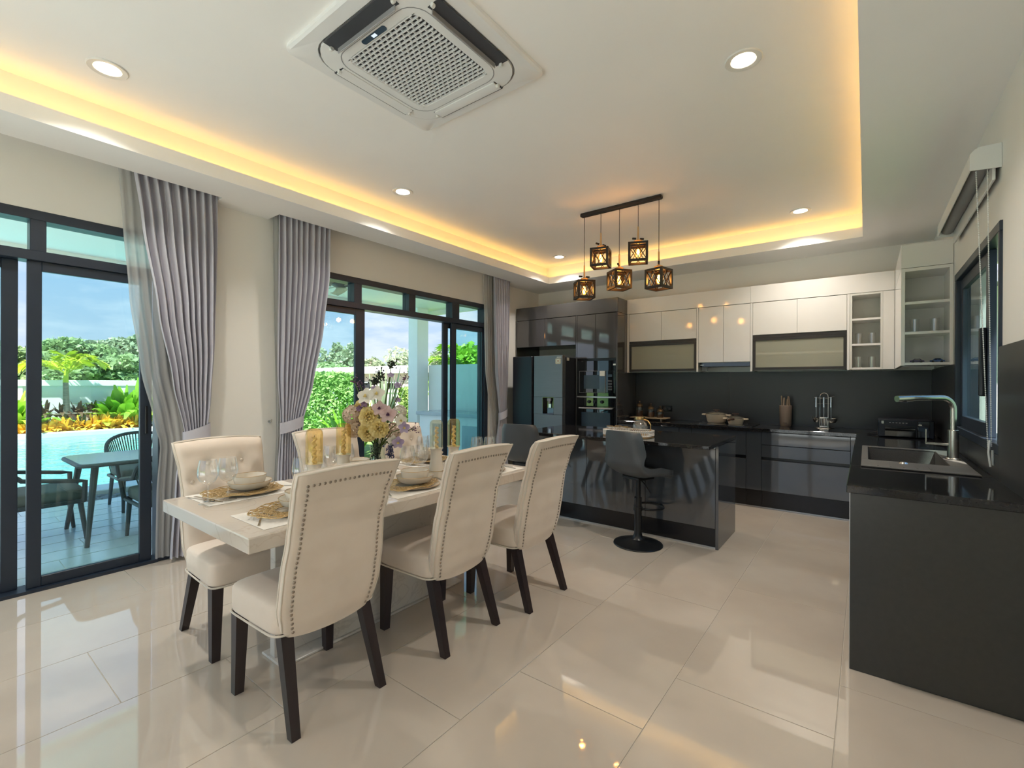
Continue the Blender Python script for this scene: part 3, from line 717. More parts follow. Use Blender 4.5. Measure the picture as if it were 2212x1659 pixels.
# ---- five-lantern pendant over the island
py = 4.02
t = thing('pendant_lamp', 'black bar pendant with five wooden-topped cage lanterns over the island', 'pendant lamp', (-1.825, py, ZH))
part(t, 'ceiling_bar', MB().box(-0.40, -0.026, -0.036, 0.40, 0.026, 0.0, 0.008), 'lantern_brown')
emitter('bulb_filament', (1.0, 0.50, 0.12), 24.0)
emitter('bulb_glow', (1.0, 0.50, 0.12), 2.2)
for (x, zc, rot, pr) in ((-2.188, 2.212, 45, 15), (-2.012, 2.495, 15, 50), (-1.823, 2.262, 52, 100), (-1.642, 2.481, 22, 10), (-1.452, 2.222, -14, 110)):
    lx, lz = x + 1.825, zc - ZH; h = 0.076; b = 0.0100
    part(t, 'cord', MB().tube([(lx, 0, -0.03), (lx, 0, lz + h + 0.16)], 0.0028, 6), 'black_metal')
    MR = Matrix.Translation((lx, 0, lz)) @ Matrix.Rotation(R(rot), 4, 'Z')
    f = MB()
    for sx in (-1, 1):
        for sy in (-1, 1): f.box(sx * h - b, sy * h - b, -h - b, sx * h + b, sy * h + b, h + b, 0.001)
    for sz in (-1, 1):
        for sq in (-1, 1):
            f.box(-h + b, sq * h - b, sz * h - b, h - b, sq * h + b, sz * h + b); f.box(sq * h - b, -h + b, sz * h - b, sq * h + b, h - b, sz * h + b)
    lan = part(t, 'lantern_cage', MB().merge(f, MR), 'lantern_brown', 0)
    br = MB()
    for sq in (-1, 1):       # two leaning rods on each face crossing like an X
        for da in (-1, 1):
            br.tube([(da * h, sq * h, -h), (-da * h * 0.25, sq * h, h)], 0.0038, 5); br.tube([(da * h, sq * h, h), (-da * h * 0.25, sq * h, -h)], 0.0038, 5)
            br.tube([(sq * h, da * h, -h), (sq * h, -da * h * 0.25, h)], 0.0038, 5); br.tube([(sq * h, da * h, h), (sq * h, -da * h * 0.25, -h)], 0.0038, 5)
    part(lan, 'cross_brace', MB().merge(br, MR), 'lantern_brown', kind='stuff')
    cap = MB().lathe([(0.0005, h + 0.028), (0.022, h + 0.028), (0.026, h + 0.006), (0.024, h - 0.002), (0.0005, h - 0.002)], n=16)
    cap.box(-h, -0.010, h - b, h, 0.010, h + b); part(lan, 'socket', MB().merge(cap, MR), 'lantern_brown')
    wd = MB().lathe([(0.0005, h + 0.040), (0.036, h + 0.038), (0.038, h + 0.032), (0.034, h + 0.027), (0.0005, h + 0.027)], n=20)
    wd.cyl((0, 0, h + 0.03), (0, 0, h + 0.165), 0.0095, 0.007, 10); wd.cyl((0, 0, h + 0.036), (0, 0, h + 0.06), 0.017, 0.009, 10)
    part(lan, 'wooden_stem', MB().merge(wd, MR), 'wood_light')
    pp = Matrix.Translation((lx, 0, lz + h + 0.055)) @ Matrix.Rotation(R(pr), 4, 'Z') @ Matrix.Rotation(R(10), 4, 'Y')
    pn = MB()
    for sx in (-1, 1): part(lan, 'cross_pin', MB().merge(MB().cyl((sx * 0.018, 0, 0), (sx * 0.052, 0, 0), 0.009, n=10), pp), 'black_metal')
    bulb = MB().lathe([(0.012, h - 0.005), (0.014, h - 0.030), (0.026, h - 0.062), (0.030, h - 0.085), (0.026, h - 0.108), (0.012, h - 0.122), (0.0005, h - 0.125)], n=16)
    part(lan, 'bulb', MB().merge(bulb, MR), 'lamp_glass', 60)
    fil = MB()
    for k in range(4):
        a = k * math.pi / 2
        fil.tube([(0.006 * math.cos(a), 0.006 * math.sin(a), h - 0.04), (0.011 * math.cos(a + .3), 0.011 * math.sin(a + .3), h - 0.075), (0.007 * math.cos(a + .6), 0.007 * math.sin(a + .6), h - 0.108)], 0.0032, 5)
    part(lan, 'filament', MB().merge(fil, MR), 'bulb_filament', kind='stuff')
    lamp(t, 'bulb_light', 'POINT', 1.8, (1.0, 0.55, 0.2), (lx, 0, lz), radius=0.03)

# ---- fan and light of the terrace roof are built with the terrace

# ================================================================== CURTAINS
def curtain_mesh(x0, lead, trail, z_top, z_bot, pleats, amp, phase=0.0, nv=46, tie_z=None, flip=False, seed=1):
    """hanging cloth: lead/trail tables give the two vertical edges (z -> y)"""
    rr = random.Random(seed); jit = [rr.uniform(-0.22, 0.22) for _ in range(pleats * 2 + 4)]
    nu = pleats * 10
    def fn(u, v):
        z = z_top + (z_bot - z_top) * v
        a, b = pw(lead, -z), pw(trail, -z)
        k = u * pleats; i = int(k) ; j = jit[i % len(jit)] * math.sin(math.pi * (k - i))
        y = a + (b - a) * (u + j * 0.35 / pleats)
        squeeze = 1.0
        if tie_z: squeeze = 0.45 + 0.55 * min(1.0, abs(z - tie_z) / 0.5)
        wv = math.sin(2 * math.pi * (k + 0.12 * math.sin(3 * v + i)) + phase)
        top = 0.75 + 0.25 * min(1, v * 6)
        x = x0 + amp * wv * squeeze * top + 0.012 * math.sin(5 * v + 2.2 * u)
        return (x, y, z)
    return MB().sheet(fn, lambda u, v: (0.0025, 0, 0), nu, nv)
def band(x0, ya, yb, z0, z1, depth):
    """fabric tie-back wrapped round the bunch, dipping towards the wall side"""
    m = MB(); n = 24
    def fn(u, v):
        t = 2 * math.pi * u
        y = (ya + yb) / 2 + (yb - ya) / 2 * math.cos(t); x = x0 + depth * math.sin(t)
        dip = 0.03 * math.cos(t)
        return (x, y, z0 + (z1 - z0) * v + dip)
    return m.grid(fn, n, 3)
XC = XL + 0.108
# 1: between the pool door and the pier
c = thing('curtain', 'grey pleated curtain tied back left of the white pier', 'curtain', (XC, 1.25, 0.03), group='tied-back grey drapes')
part(c, 'drape', curtain_mesh(XC, [(-2.84, 0.935), (-2.4, 0.985), (-1.8, 1.075), (-1.3, 1.165), (-0.92, 1.245), (-0.6, 1.19), (-0.03, 1.16)],
     [(-2.84, 1.452), (-2.3, 1.462), (-1.6, 1.455), (-1.2, 1.43), (-0.92, 1.405), (-0.5, 1.43), (-0.03, 1.44)], 2.84, 0.03, 9, 0.034, tie_z=0.90, seed=3), 'drape', 60, world=True)
part(c, 'tieback', band(XC, 1.235, 1.415, 0.86, 0.965, 0.050), 'drape', 60, world=True)
s = solo('sheer_curtain', curtain_mesh(XL + 0.034, [(-2.84, 0.875), (-2.4, 0.90), (-1.9, 0.935), (-1.4, 1.0), (-1.0, 1.085), (-0.85, 1.12), (-0.5, 1.10), (-0.03, 1.095)],
     [(-2.84, 1.12), (-2.3, 1.15), (-1.5, 1.22), (-0.92, 1.30), (-0.03, 1.26)], 2.84, 0.03, 5, 0.010, tie_z=0.9, seed=9), 'sheer', 'white sheer curtain hanging behind the curtain left of the pier', 'curtain', 'sheer curtains', smooth=60)
# 2: between the pier and the dining door
c = thing('curtain', 'grey pleated curtain tied back right of the white pier', 'curtain', (XC, 2.1, 0.03), group='tied-back grey drapes')
part(c, 'drape', curtain_mesh(XC, [(-2.84, 2.395), (-2.3, 2.375), (-1.8, 2.315), (-1.3, 2.225), (-0.95, 2.14), (-0.6, 2.14), (-0.03, 2.16)],
     [(-2.84, 1.915), (-2.0, 1.925), (-1.4, 1.93), (-0.95, 1.955), (-0.5, 1.93), (-0.03, 1.915)], 2.84, 0.03, 9, 0.034, phase=1.0, tie_z=0.93, seed=5), 'drape', 60, world=True)
part(c, 'tieback', band(XC, 1.945, 2.150, 0.89, 0.985, 0.050), 'drape', 60, world=True)
hk = MB().tube([(XL + 0.002, 1.905, 0.965), (XL + 0.03, 1.905, 0.965), (XL + 0.04, 1.905, 0.985)], 0.005, 6)
hk.cyl((XL + 0.001, 1.905, 0.965), (XL + 0.006, 1.905, 0.965), 0.014)
part(c, 'hook', hk, 'steel', world=True)
solo('sheer_curtain', curtain_mesh(XL + 0.034, [(-2.84, 2.30), (-1.5, 2.20), (-0.93, 2.08), (-0.03, 2.10)], [(-2.84, 1.908), (-0.93, 1.95), (-0.03, 1.91)], 2.84, 0.03, 6, 0.010, tie_z=0.93, seed=11),
     'sheer', 'white sheer curtain hanging behind the curtain right of the pier', 'curtain', 'sheer curtains', smooth=60)
# 3: beside the refrigerator
c = thing('curtain', 'grey pleated curtain tied back next to the refrigerator', 'curtain', (XC, 5.0, 0.03), group='tied-back grey drapes')
part(c, 'drape', curtain_mesh(XC, [(-2.84, 4.78), (-2.2, 4.79), (-1.5, 4.83), (-1.0, 4.91), (-0.9, 4.93), (-0.5, 4.88), (-0.03, 4.84)],
     [(-2.84, 5.10), (-2.0, 5.10), (-1.4, 5.09), (-0.9, 5.07), (-0.4, 5.09), (-0.03, 5.10)], 2.84, 0.03, 7, 0.030, phase=0.6, tie_z=0.88, seed=8), 'drape', 60, world=True)
part(c, 'tieback', band(XC, 4.915, 5.085, 0.83, 0.93, 0.046), 'drape', 60, world=True)
solo('sheer_curtain', curtain_mesh(XL + 0.034, [(-2.84, 4.66), (-2.0, 4.665), (-1.5, 4.69), (-1.1, 4.76), (-0.9, 4.82), (-0.03, 4.80)], [(-2.84, 4.90), (-0.9, 4.95), (-0.03, 4.93)], 2.84, 0.03, 5, 0.009, tie_z=0.88, seed=12),
     'sheer', 'white sheer curtain hanging beside the curtain next to the refrigerator', 'curtain', 'sheer curtains', smooth=60)

# ---- roller blind above the kitchen window
YB0, YB1 = 3.20, 4.50
t = thing('roller_blind', 'rolled-up grey roller blind in a white cassette above the kitchen window', 'roller blind', (XR, (YB0 + YB1) / 2, 2.33))
zc = 2.405
cs = [(XR - 0.001, 2.465), (XR - 0.09, 2.465), (XR - 0.108, 2.448), (XR - 0.108, 2.37), (XR - 0.104, 2.37), (XR - 0.104, 2.446), (XR - 0.088, 2.461), (XR - 0.001, 2.461)]
part(t, 'cassette', MB().prism(cs, 'y', YB0, YB1), 'white_plastic', 0, world=True)
cap = [(XR - 0.001, 2.468), (XR - 0.080, 2.468), (XR - 0.112, 2.440), (XR - 0.112, 2.36), (XR - 0.001, 2.35)]
for ya, yb in ((YB0 - 0.006, YB0), (YB1, YB1 + 0.006)): part(t, 'end_cap', MB().prism(cap, 'y', ya, yb), 'white_plastic', 0, world=True)
part(t, 'fabric_roll', MB().cyl((XR - 0.06, YB0 + 0.01, zc), (XR - 0.06, YB1 - 0.01, zc), 0.036, n=20), 'blind_grey', world=True)
part(t, 'hem_bar', MB().box(XR - 0.030, YB0 + 0.015, 2.30, XR - 0.018, YB1 - 0.015, 2.39, 0.003), 'white_plastic', world=True)
ch = MB()
yy = YB0 + 0.03
def bead_run(p, q, n):
    for k in range(n): ch.ball([lerp(p[i], q[i], k / (n - 1)) for i in range(3)], 0.0032, 5, 4)
    ch.tube([p, q], 0.0012, 4)
bead_run((XR - 0.085, yy, 2.36), (XR - 0.036, yy + 0.02, 1.0), 150); bead_run((XR - 0.045, yy, 2.36), (XR - 0.022, yy + 0.03, 1.0), 150)
part(t, 'bead_chain', ch, 'white_plastic', world=True, kind='stuff')
part(t, 'chain_weight', MB().tube([(XR - 0.030, yy + 0.02, 1.03), (XR - 0.034, yy + 0.015, 0.97), (XR - 0.026, yy + 0.02, 0.90), (XR - 0.016, yy + 0.03, 0.905), (XR - 0.018, yy + 0.03, 0.98)], 0.005, 6), 'white_plastic', world=True)

# ================================================================== KITCHEN
cloth('frost_pane', (0.66, 0.65, 0.53), 0.35, transparent=0.55)
YT = 5.42      # face of the tall units
YU = 5.71      # face of the white wall units
YBF = 5.44     # face of the base units
def front(par, x0, x1, z0, z1, y, mat, g=0.0015, th=0.018, name='door', b=0.0015):
    return part(par, name, MB().box(x0 + g, y, z0 + g, x1 - g, y + th, z1 - g, b), mat, world=True)

# ---- tall charcoal units
c = thing('cabinet', 'charcoal gloss two-door cabinet bridging over the refrigerator', 'cabinet', (-3.56, 5.72, 1.82))
part(c, 'body', MB().box(-4.075, YT + 0.02, 1.82, -3.072, YB - 0.002, 2.205), 'plinth_black', 0, world=True)
front(c, -4.055, -3.564, 1.82, 2.203, YT, 'gloss_char_warm'); front(c, -3.564, -3.075, 1.82, 2.203, YT, 'gloss_char_warm')
part(c, 'side_panel', MB().box(-4.075, YT, 0.0, -4.057, YB - 0.002, 2.205), 'gloss_char_warm', 0, world=True)
c = thing('cabinet', 'tall charcoal gloss appliance tower holding the microwave and oven', 'cabinet', (-2.775, 5.72, 0.0))
part(c, 'body', MB().box(-3.07, YT + 0.02, 0.10, -2.497, YB - 0.002, 0.50).box(-3.07, YT + 0.02, 1.61, -2.497, YB - 0.002, 2.205).box(-3.07, 5.95, 0.5, -2.497, YB - 0.002, 1.61), 'plinth_black', 0, world=True)
for xa, xb in ((-3.072, -3.054), (-2.497, -2.478)):
    part(c, 'side_panel', MB().box(xa, YT, 0.0, xb, YB - 0.002, 2.205, 0.001), 'gloss_char_warm', world=True)
front(c, -3.052, -2.782, 1.630, 2.203, YT, 'gloss_char_warm'); front(c, -2.782, -2.498, 1.630, 2.203, YT, 'gloss_char_warm')
part(c, 'grip_rail', MB().box(-3.054, YT + 0.012, 1.600, -2.497, YT + 0.03, 1.628), 'plinth_black', 0, world=True)
part(c, 'shelf_trim', MB().box(-3.054, YT - 0.002, 1.122, -2.497, YT + 0.3, 1.138), 'alu_trim', 0, world=True)
front(c, -3.052, -2.498, 0.12, 0.50, YT, 'gloss_char_warm', name='drawer')
solo('cornice_panel', MB().box(-4.062, YT - 0.002, 2.208, -2.476, YB - 0.002, 2.388, 0.0015), 'gloss_char_warm', 'long charcoal gloss cornice panel on top of the tall units', 'panel')

# ---- refrigerator
FX0, FX1, FY = -3.879, -3.080, 5.093
t = thing('refrigerator', 'black and grey side-by-side refrigerator with a water dispenser', 'refrigerator', ((FX0 + FX1) / 2, 5.5, 0.0))
part(t, 'cabinet_shell', MB().box(FX0, FY + 0.075, 0.03, FX1, 5.93, 1.645, 0.006), 'fridge_black', world=True)
part(t, 'door', MB().box(FX0, FY, 0.05, -3.553, FY + 0.07, 1.667, 0.008), 'fridge_black', world=True, label='black left door')
dr = part(t, 'door', MB().box(-3.520, FY, 1.122, FX1, FY + 0.07, 1.667, 0.004).box(-3.520, FY, 0.05, FX1, FY + 0.07, 0.903, 0.004)
          .box(-3.520, FY, 0.903, -3.382, FY + 0.07, 1.122).box(-3.214, FY, 0.903, FX1, FY + 0.07, 1.122), 'steel_dark', world=True, label='brushed grey right door')
part(t, 'handle_recess', MB().box(-3.553, FY + 0.03, 0.05, -3.520, FY + 0.07, 1.66), 'plinth_black', 0, world=True)
part(dr, 'dispenser_recess', MB().box(-3.382, FY + 0.055, 0.905, -3.214, FY + 0.065, 1.120).box(-3.384, FY - 0.002, 0.900, -3.378, FY + 0.055, 1.124).box(-3.218, FY - 0.002, 0.900, -3.212, FY + 0.055, 1.124)
     .box(-3.378, FY - 0.002, 1.118, -3.218, FY + 0.055, 1.124).box(-3.378, FY - 0.002, 0.900, -3.218, FY + 0.055, 0.908), 'glass_black', 0, world=True)
part(dr, 'spout', MB().box(-3.325, FY + 0.015, 1.070, -3.265, FY + 0.055, 1.118, 0.006).cyl((-3.295, FY + 0.03, 1.075), (-3.295, FY + 0.03, 1.035), 0.018, 0.012), 'grey_plastic', world=True)
part(dr, 'paddle', MB().box(-3.318, FY + 0.04, 0.98, -3.272, FY + 0.05, 1.06, 0.004), 'steel', world=True)
part(dr, 'name_plate', MB().box(-3.165, FY - 0.002, 1.636, -3.098, FY, 1.646), 'sticker_white', 0, world=True)
lb = part(dr, 'energy_label', MB().prism(rrect(-3.185, 1.555, -3.105, 1.625, 0.012), 'y', FY - 0.0015, FY), 'sticker', world=True)
ring = MB()
for k in range(24):
    a = 2 * math.pi * k / 24; b = 2 * math.pi * (k + 1) / 24
    ring.add([(-3.145 + r_ * math.cos(q), FY - 0.0022, 1.593 + r_ * math.sin(q)) for q in (a, b) for r_ in (0.016, 0.026)], [(0, 1, 3, 2)])
part(lb, 'dial_print', ring, 'sticker_white', 0, world=True)
part(lb, 'pointer_print', MB().box(-3.152, FY - 0.0024, 1.586, -3.138, FY - 0.0016, 1.600), 'sticker_red', 0, world=True)
part(t, 'side_label', MB().box(FX1, 5.20, 1.60, FX1 + 0.001, 5.26, 1.64), 'sticker_white', 0, world=True)

# ---- built-in microwave and oven
t = thing('microwave', 'black glass built-in microwave above the oven', 'microwave', (-2.775, 5.6, 1.14))
part(t, 'housing', MB().box(-3.052, YT + 0.03, 1.140, -2.498, 5.85, 1.598), 'plinth_black', 0, world=True)
part(t, 'trim_frame', MB().box(-3.052, YT, 1.140, -2.498, YT + 0.03, 1.598, 0.002), 'glass_black', world=True)
d = part(t, 'door', MB().box(-3.010, YT - 0.012, 1.185, -2.640, YT, 1.465, 0.003), 'glass_black', world=True)
part(d, 'door_edge', MB().box(-3.013, YT - 0.010, 1.182, -3.010, YT, 1.468).box(-2.640, YT - 0.010, 1.182, -2.637, YT, 1.468).box(-3.013, YT - 0.010, 1.465, -2.637, YT, 1.468).box(-3.013, YT - 0.010, 1.182, -2.637, YT, 1.185), 'grey_plastic', 0, world=True)
part(d, 'window', MB().box(-2.945, YT - 0.0132, 1.235, -2.72, YT - 0.012, 1.415), 'display_dark', 0, world=True)
part(d, 'rating_label', MB().box(-2.715, YT - 0.0135, 1.40, -2.645, YT - 0.012, 1.465), 'sticker_white', 0, world=True)
part(t, 'control_panel', MB().box(-2.628, YT - 0.010, 1.185, -2.515, YT, 1.465, 0.003), 'glass_black', world=True)
for k in range(4): part(t, 'button', MB().box(-2.60, YT - 0.0125, 1.22 + k * 0.035, -2.545, YT - 0.010, 1.24 + k * 0.035, 0.001), 'ac_dark', world=True)
part(t, 'clock_display', MB().box(-2.60, YT - 0.0115, 1.39, -2.545, YT - 0.010, 1.42), 'display_dark', 0, world=True)
part(t, 'corner_label', MB().box(-2.535, YT - 0.0015, 1.535, -2.502, YT, 1.555), 'sticker_white', 0, world=True)
t = thing('oven', 'black glass built-in oven with three knobs under the microwave', 'oven', (-2.775, 5.6, 0.52))
part(t, 'housing', MB().box(-3.052, YT + 0.03, 0.52, -2.498, 5.90, 1.120), 'plinth_black', 0, world=True)
part(t, 'control_strip', MB().box(-3.052, YT - 0.004, 1.010, -2.498, YT + 0.03, 1.120, 0.002), 'glass_black', world=True)
for x in (-2.868, -2.786, -2.684):
    part(t, 'knob', MB().cyl((x, YT - 0.004, 1.068), (x, YT - 0.030, 1.068), 0.022, 0.018, 16), 'black_metal', world=True)
d = part(t, 'door', MB().box(-3.052, YT - 0.006, 0.52, -2.498, YT + 0.03, 1.006, 0.002), 'glass_black', world=True)
part(d, 'handle', MB().tube([(-3.00, YT - 0.006, 0.985), (-3.00, YT - 0.04, 0.985), (-2.55, YT - 0.04, 0.985), (-2.55, YT - 0.006, 0.985)], 0.009, 8), 'grey_plastic', world=True)
part(d, 'window', MB().box(-2.98, YT - 0.0072, 0.58, -2.57, YT - 0.006, 0.93), 'display_dark', 0, world=True)
part(d, 'lower_trim', MB().box(-3.03, YT - 0.008, 0.66, -2.52, YT - 0.006, 0.672), 'steel', 0, world=True)

# ---- white wall units
def lift_unit(x0, x1, xs, label):
    c = thing('wall_cabinet', label, 'cabinet', ((x0 + x1) / 2, 5.86, 1.46), group='white gloss wall cabinets with glass flaps')
    b = MB().box(x0, YU + 0.02, 1.845, x1, YB - 0.002, 2.205).box(x0, YU + 0.02, 1.455, x1, YB - 0.022, 1.473).box(x0, YB - 0.02, 1.455, x1, YB - 0.002, 1.845)
    b.box(x0, YU + 0.02, 1.455, x0 + 0.016, YB - 0.02, 1.845).box(x1 - 0.016, YU + 0.02, 1.455, x1, YB - 0.02, 1.845)
    part(c, 'body', b, 'white_carcass', 0, world=True)
    part(c, 'shelf', MB().box(x0 + 0.016, YU + 0.03, 1.632, x1 - 0.016, YB - 0.02, 1.650), 'white_carcass', 0, world=True)
    front(c, x0, xs, 1.845, 2.203, YU, 'gloss_white'); front(c, xs, x1, 1.845, 2.203, YU, 'gloss_white')
    part(c, 'grip_rail', MB().box(x0, YU + 0.006, 1.812, x1, YU + 0.02, 1.845), 'flap_frame', 0, world=True)
    f = MB(); k = 0.028
    f.box(x0, YU, 1.460, x1, YU + 0.018, 1.460 + k, 0.001); f.box(x0, YU, 1.810 - k, x1, YU + 0.018, 1.810, 0.001)
    f.box(x0, YU, 1.460 + k, x0 + k, YU + 0.018, 1.810 - k, 0.001); f.box(x1 - k, YU, 1.460 + k, x1, YU + 0.018, 1.810 - k, 0.001)
    fl_ = part(c, 'glass_flap', f, 'flap_frame', world=True)
    part(fl_, 'pane', MB().box(x0 + k, YU + 0.007, 1.460 + k, x1 - k, YU + 0.011, 1.810 - k), 'frost_pane', 0, world=True)
    for x in (x0 + k + 0.008, x1 - k - 0.018):
        part(fl_, 'hinge', MB().box(x, YU + 0.019, 1.68, x + 0.012, YU + 0.045, 1.76, 0.003), 'white_plastic', world=True)
    return c
lift_unit(-2.446, -1.604, -2.027, 'white gloss wall cabinet with empty glass flap, next to the tall units')
lift_unit(-1.003, -0.154, -0.581, 'white gloss wall cabinet with bowls behind its glass flap')
c = thing('wall_cabinet', 'white gloss two-door wall cabinet over the cooker hood', 'cabinet', (-1.304, 5.86, 1.552))
part(c, 'body', MB().box(-1.582, YU + 0.02, 1.552, -1.026, YB - 0.002, 2.205), 'white_carcass', 0, world=True)
front(c, -1.582, -1.307, 1.555, 2.203, YU, 'gloss_white'); front(c, -1.307, -1.026, 1.555, 2.203, YU, 'gloss_white')
for xa, xb, which in ((-2.476, -2.447, 'left of the empty glass flap cabinet'), (-1.603, -1.583, 'left of the cooker hood'), (-1.025, -1.004, 'right of the cooker hood'), (-0.153, -0.132, 'left of the narrow open shelf')):
    solo('end_panel', MB().box(xa, YU - 0.004, 1.447, xb, YB - 0.002, 2.204, 0.001), 'gloss_white', 'slim white upright panel ' + which, 'panel', 'white upright panels')
t = thing('cooker_hood', 'slim black cooker hood under the white two-door cabinet', 'cooker hood', (-1.304, 5.8, 1.50))
part(t, 'body', MB().box(-1.580, YU + 0.01, 1.512, -1.028, 5.99, 1.551), 'flap_frame', 0, world=True)
part(t, 'front_lip', MB().box(-1.580, YU - 0.004, 1.505, -1.028, YU + 0.01, 1.551, 0.002), 'glass_black', world=True)
part(t, 'logo_plate', MB().box(-1.555, YU - 0.0055, 1.523, -1.52, YU - 0.004, 1.528), 'steel', 0, world=True)
part(t, 'filter', MB().box(-1.56, YU + 0.03, 1.506, -1.05, 5.97, 1.512), 'grey_plastic', 0, world=True)
part(t, 'duct', MB().box(-1.565, 5.80, 1.46, -1.505, 5.84, 1.512), 'grey_plastic', 0, world=True)
# narrow open shelf + corner panel
c = thing('open_shelf', 'narrow white open shelf unit at the right end of the wall cabinets', 'shelf', (-0.005, 5.86, 1.452))
b = MB().box(-0.131, YU, 1.452, -0.113, YB - 0.002, 2.204).box(0.108, YU, 1.452, 0.126, YB - 0.002, 2.204).box(-0.113, YB - 0.02, 1.452, 0.108, YB - 0.002, 2.204)
part(c, 'body', b.box(-0.113, YU, 2.186, 0.108, YB - 0.02, 2.204), 'white_carcass', 0, world=True)
for z in (1.462, 1.697, 1.947): part(c, 'shelf', MB().box(-0.113, YU + 0.004, z - 0.010, 0.108, YB - 0.02, z + 0.010), 'gloss_white', 0, world=True)
solo('corner_panel', MB().box(0.127, YU, 1.452, 0.2135, YB - 0.002, 2.204, 0.001), 'gloss_white', 'white corner panel between the two open shelves', 'panel')
for xa, xb, lb in ((-2.476, -1.0235, 'left'), (-1.0225, 0.2135, 'right')):
    solo('cornice_panel', MB().box(xa, YU - 0.003, 2.207, xb, YB - 0.002, 2.391, 0.0012), 'gloss_white', f'{lb} length of the white gloss cornice above the wall cabinets', 'panel', 'white cornice panels')
# right-wall unit, its open end facing the room
RX0, RX1, RY = 0.2145, XR - 0.002, 4.72
c = thing('open_shelf', 'white open-ended shelf cabinet beside the kitchen window', 'shelf', ((RX0 + RX1) / 2, 5.2, 1.452))
b = MB().box(RX0, RY, 1.452, RX0 + 0.024, YU - 0.006, 2.204, 0.001).box(RX1 - 0.02, RY, 1.452, RX1, YU - 0.006, 2.204, 0.001).box(RX0 + 0.024, 5.05, 1.452, RX1 - 0.02, 5.07, 2.204)
part(c, 'body', b.box(RX0 + 0.024, RY, 2.18, RX1 - 0.02, 5.05, 2.204), 'gloss_white', world=True)
for z in (1.464, 1.703, 1.935): part(c, 'shelf', MB().box(RX0 + 0.024, RY + 0.004, z - 0.010, RX1 - 0.02, 5.05, z + 0.010), 'gloss_white', 0, world=True)
solo('cornice_panel', MB().box(RX0, RY - 0.002, 2.207, RX1, YU - 0.006, 2.39, 0.0012), 'gloss_white', 'white panel on top of the shelf cabinet beside the kitchen window', 'panel', 'white cornice panels')

# ---- backsplash (dark slabs)
t = thing('backsplash', 'dark matt backsplash slabs behind the long counter', 'backsplash', (-1.0, YB - 0.006, ZC))
for xa, xb in ((-2.477, -1.305), (-1.303, XR - 0.014)):
    part(t, 'slab', MB().box(xa, YB - 0.014, ZC + 0.0005, xb, YB - 0.0005, 1.449 if xa < -2 else 1.447), 'splash_dark', 0, world=True)
t = thing('backsplash', 'dark matt backsplash slabs around the kitchen window', 'backsplash', (XR - 0.006, 4.0, ZC))
xa, xb = XR - 0.012, XR - 0.0005
for y0, y1, z0, z1 in ((1.6, WY0 - 0.001, ZC, 1.485), (WY0, 4.0, ZC, WZ0 - 0.001), (4.002, WY1, ZC, WZ0 - 0.001), (WY1 + 0.001, YB - 0.016, ZC, 1.451)):
    part(t, 'slab', MB().box(xa, y0, z0 + 0.0005, xb, y1, z1), 'splash_dark', 0, world=True)
t = thing('power_socket', 'black power socket on the backsplash beside the canisters', 'socket', (-2.05, YB - 0.015, 0.96))
part(t, 'plate', MB().box(-2.115, YB - 0.022, 0.945, -1.985, YB - 0.0145, 1.02, 0.003), 'plinth_black', world=True)
for x in (-2.085, -2.02): part(t, 'outlet', MB().cyl((x, YB - 0.022, 0.982), (x, YB - 0.0235, 0.982), 0.018), 'ac_dark', world=True)

# ---- base units along the back wall
ZF0, ZF1 = 0.19, 0.802
def base_unit(x0, x1, label, fronts, name='base_cabinet'):
    c = thing(name, label, 'cabinet', ((x0 + x1) / 2, 5.73, 0), group='charcoal base cabinets')
    part(c, 'body', MB().box(x0 + 0.001, YBF + 0.025, 0.165, x1 - 0.001, YB - 0.016, ZC - 0.037), 'plinth_black', 0, world=True)
    for z0, z1 in fronts: front(c, x0, x1, z0, z1, YBF, 'gloss_char', name='drawer' if len(fronts) > 1 else 'door')
    part(c, 'plinth', MB().box(x0 + 0.001, 5.49, 0.004, x1 - 0.001, 5.505, 0.185), 'plinth_black', 0, world=True)
    part(c, 'plinth_seal', MB().box(x0 + 0.001, 5.485, 0.0005, x1 - 0.001, 5.492, 0.012), 'alu_trim', 0, world=True)
DR3 = ((ZF0, 0.515), (0.543, 0.669), (0.672, ZF1)); DR2 = ((ZF0, 0.515), (0.545, ZF1))
base_unit(-2.476, -1.72, 'charcoal base cabinet with drawers behind the island, nearest the tall units', DR2)
base_unit(-1.72, -1.58, 'slim charcoal pull-out base cabinet left of the cooktop drawers', ((ZF0, ZF1),))
base_unit(-1.58, -1.015, 'charcoal base cabinet with deep drawers under the cooktop', DR2)
base_unit(-1.015, -0.868, 'slim charcoal pull-out base cabinet right of the cooktop drawers', ((ZF0, ZF1),))
base_unit(-0.868, -0.115, 'wide charcoal three-drawer base cabinet facing the gap beside the island', DR3)
# right run: cabinet block with an end panel facing the room
c = thing('base_cabinet', 'charcoal sink cabinet run with a plain end panel at the right', 'cabinet', (0.23, 4.0, 0))
part(c, 'body', MB().box(-0.035, 2.66, 0.165, XR - 0.013, 3.24, 0.805).box(-0.035, 3.24, 0.165, XR - 0.013, 4.28, 0.60).box(-0.035, 4.28, 0.165, XR - 0.013, YB - 0.016, 0.805), 'plinth_black', 0, world=True)
part(c, 'end_panel', MB().box(-0.056, 2.628, 0.0005, XR - 0.001, 2.65, 0.812, 0.001), 'end_panel_char', world=True)
part(c, 'edge_trim', MB().box(-0.0585, 2.632, 0.0005, -0.0562, 2.648, 0.812), 'alu_trim', 0, world=True)
for y0, y1 in ((2.65, 3.25), (3.25, 3.85), (3.85, 4.45), (4.45, 5.05)):
    part(c, 'door', MB().box(-0.055, y0 + 0.002, ZF0, -0.037, y1 - 0.002, ZF1, 0.001), 'gloss_char', world=True)
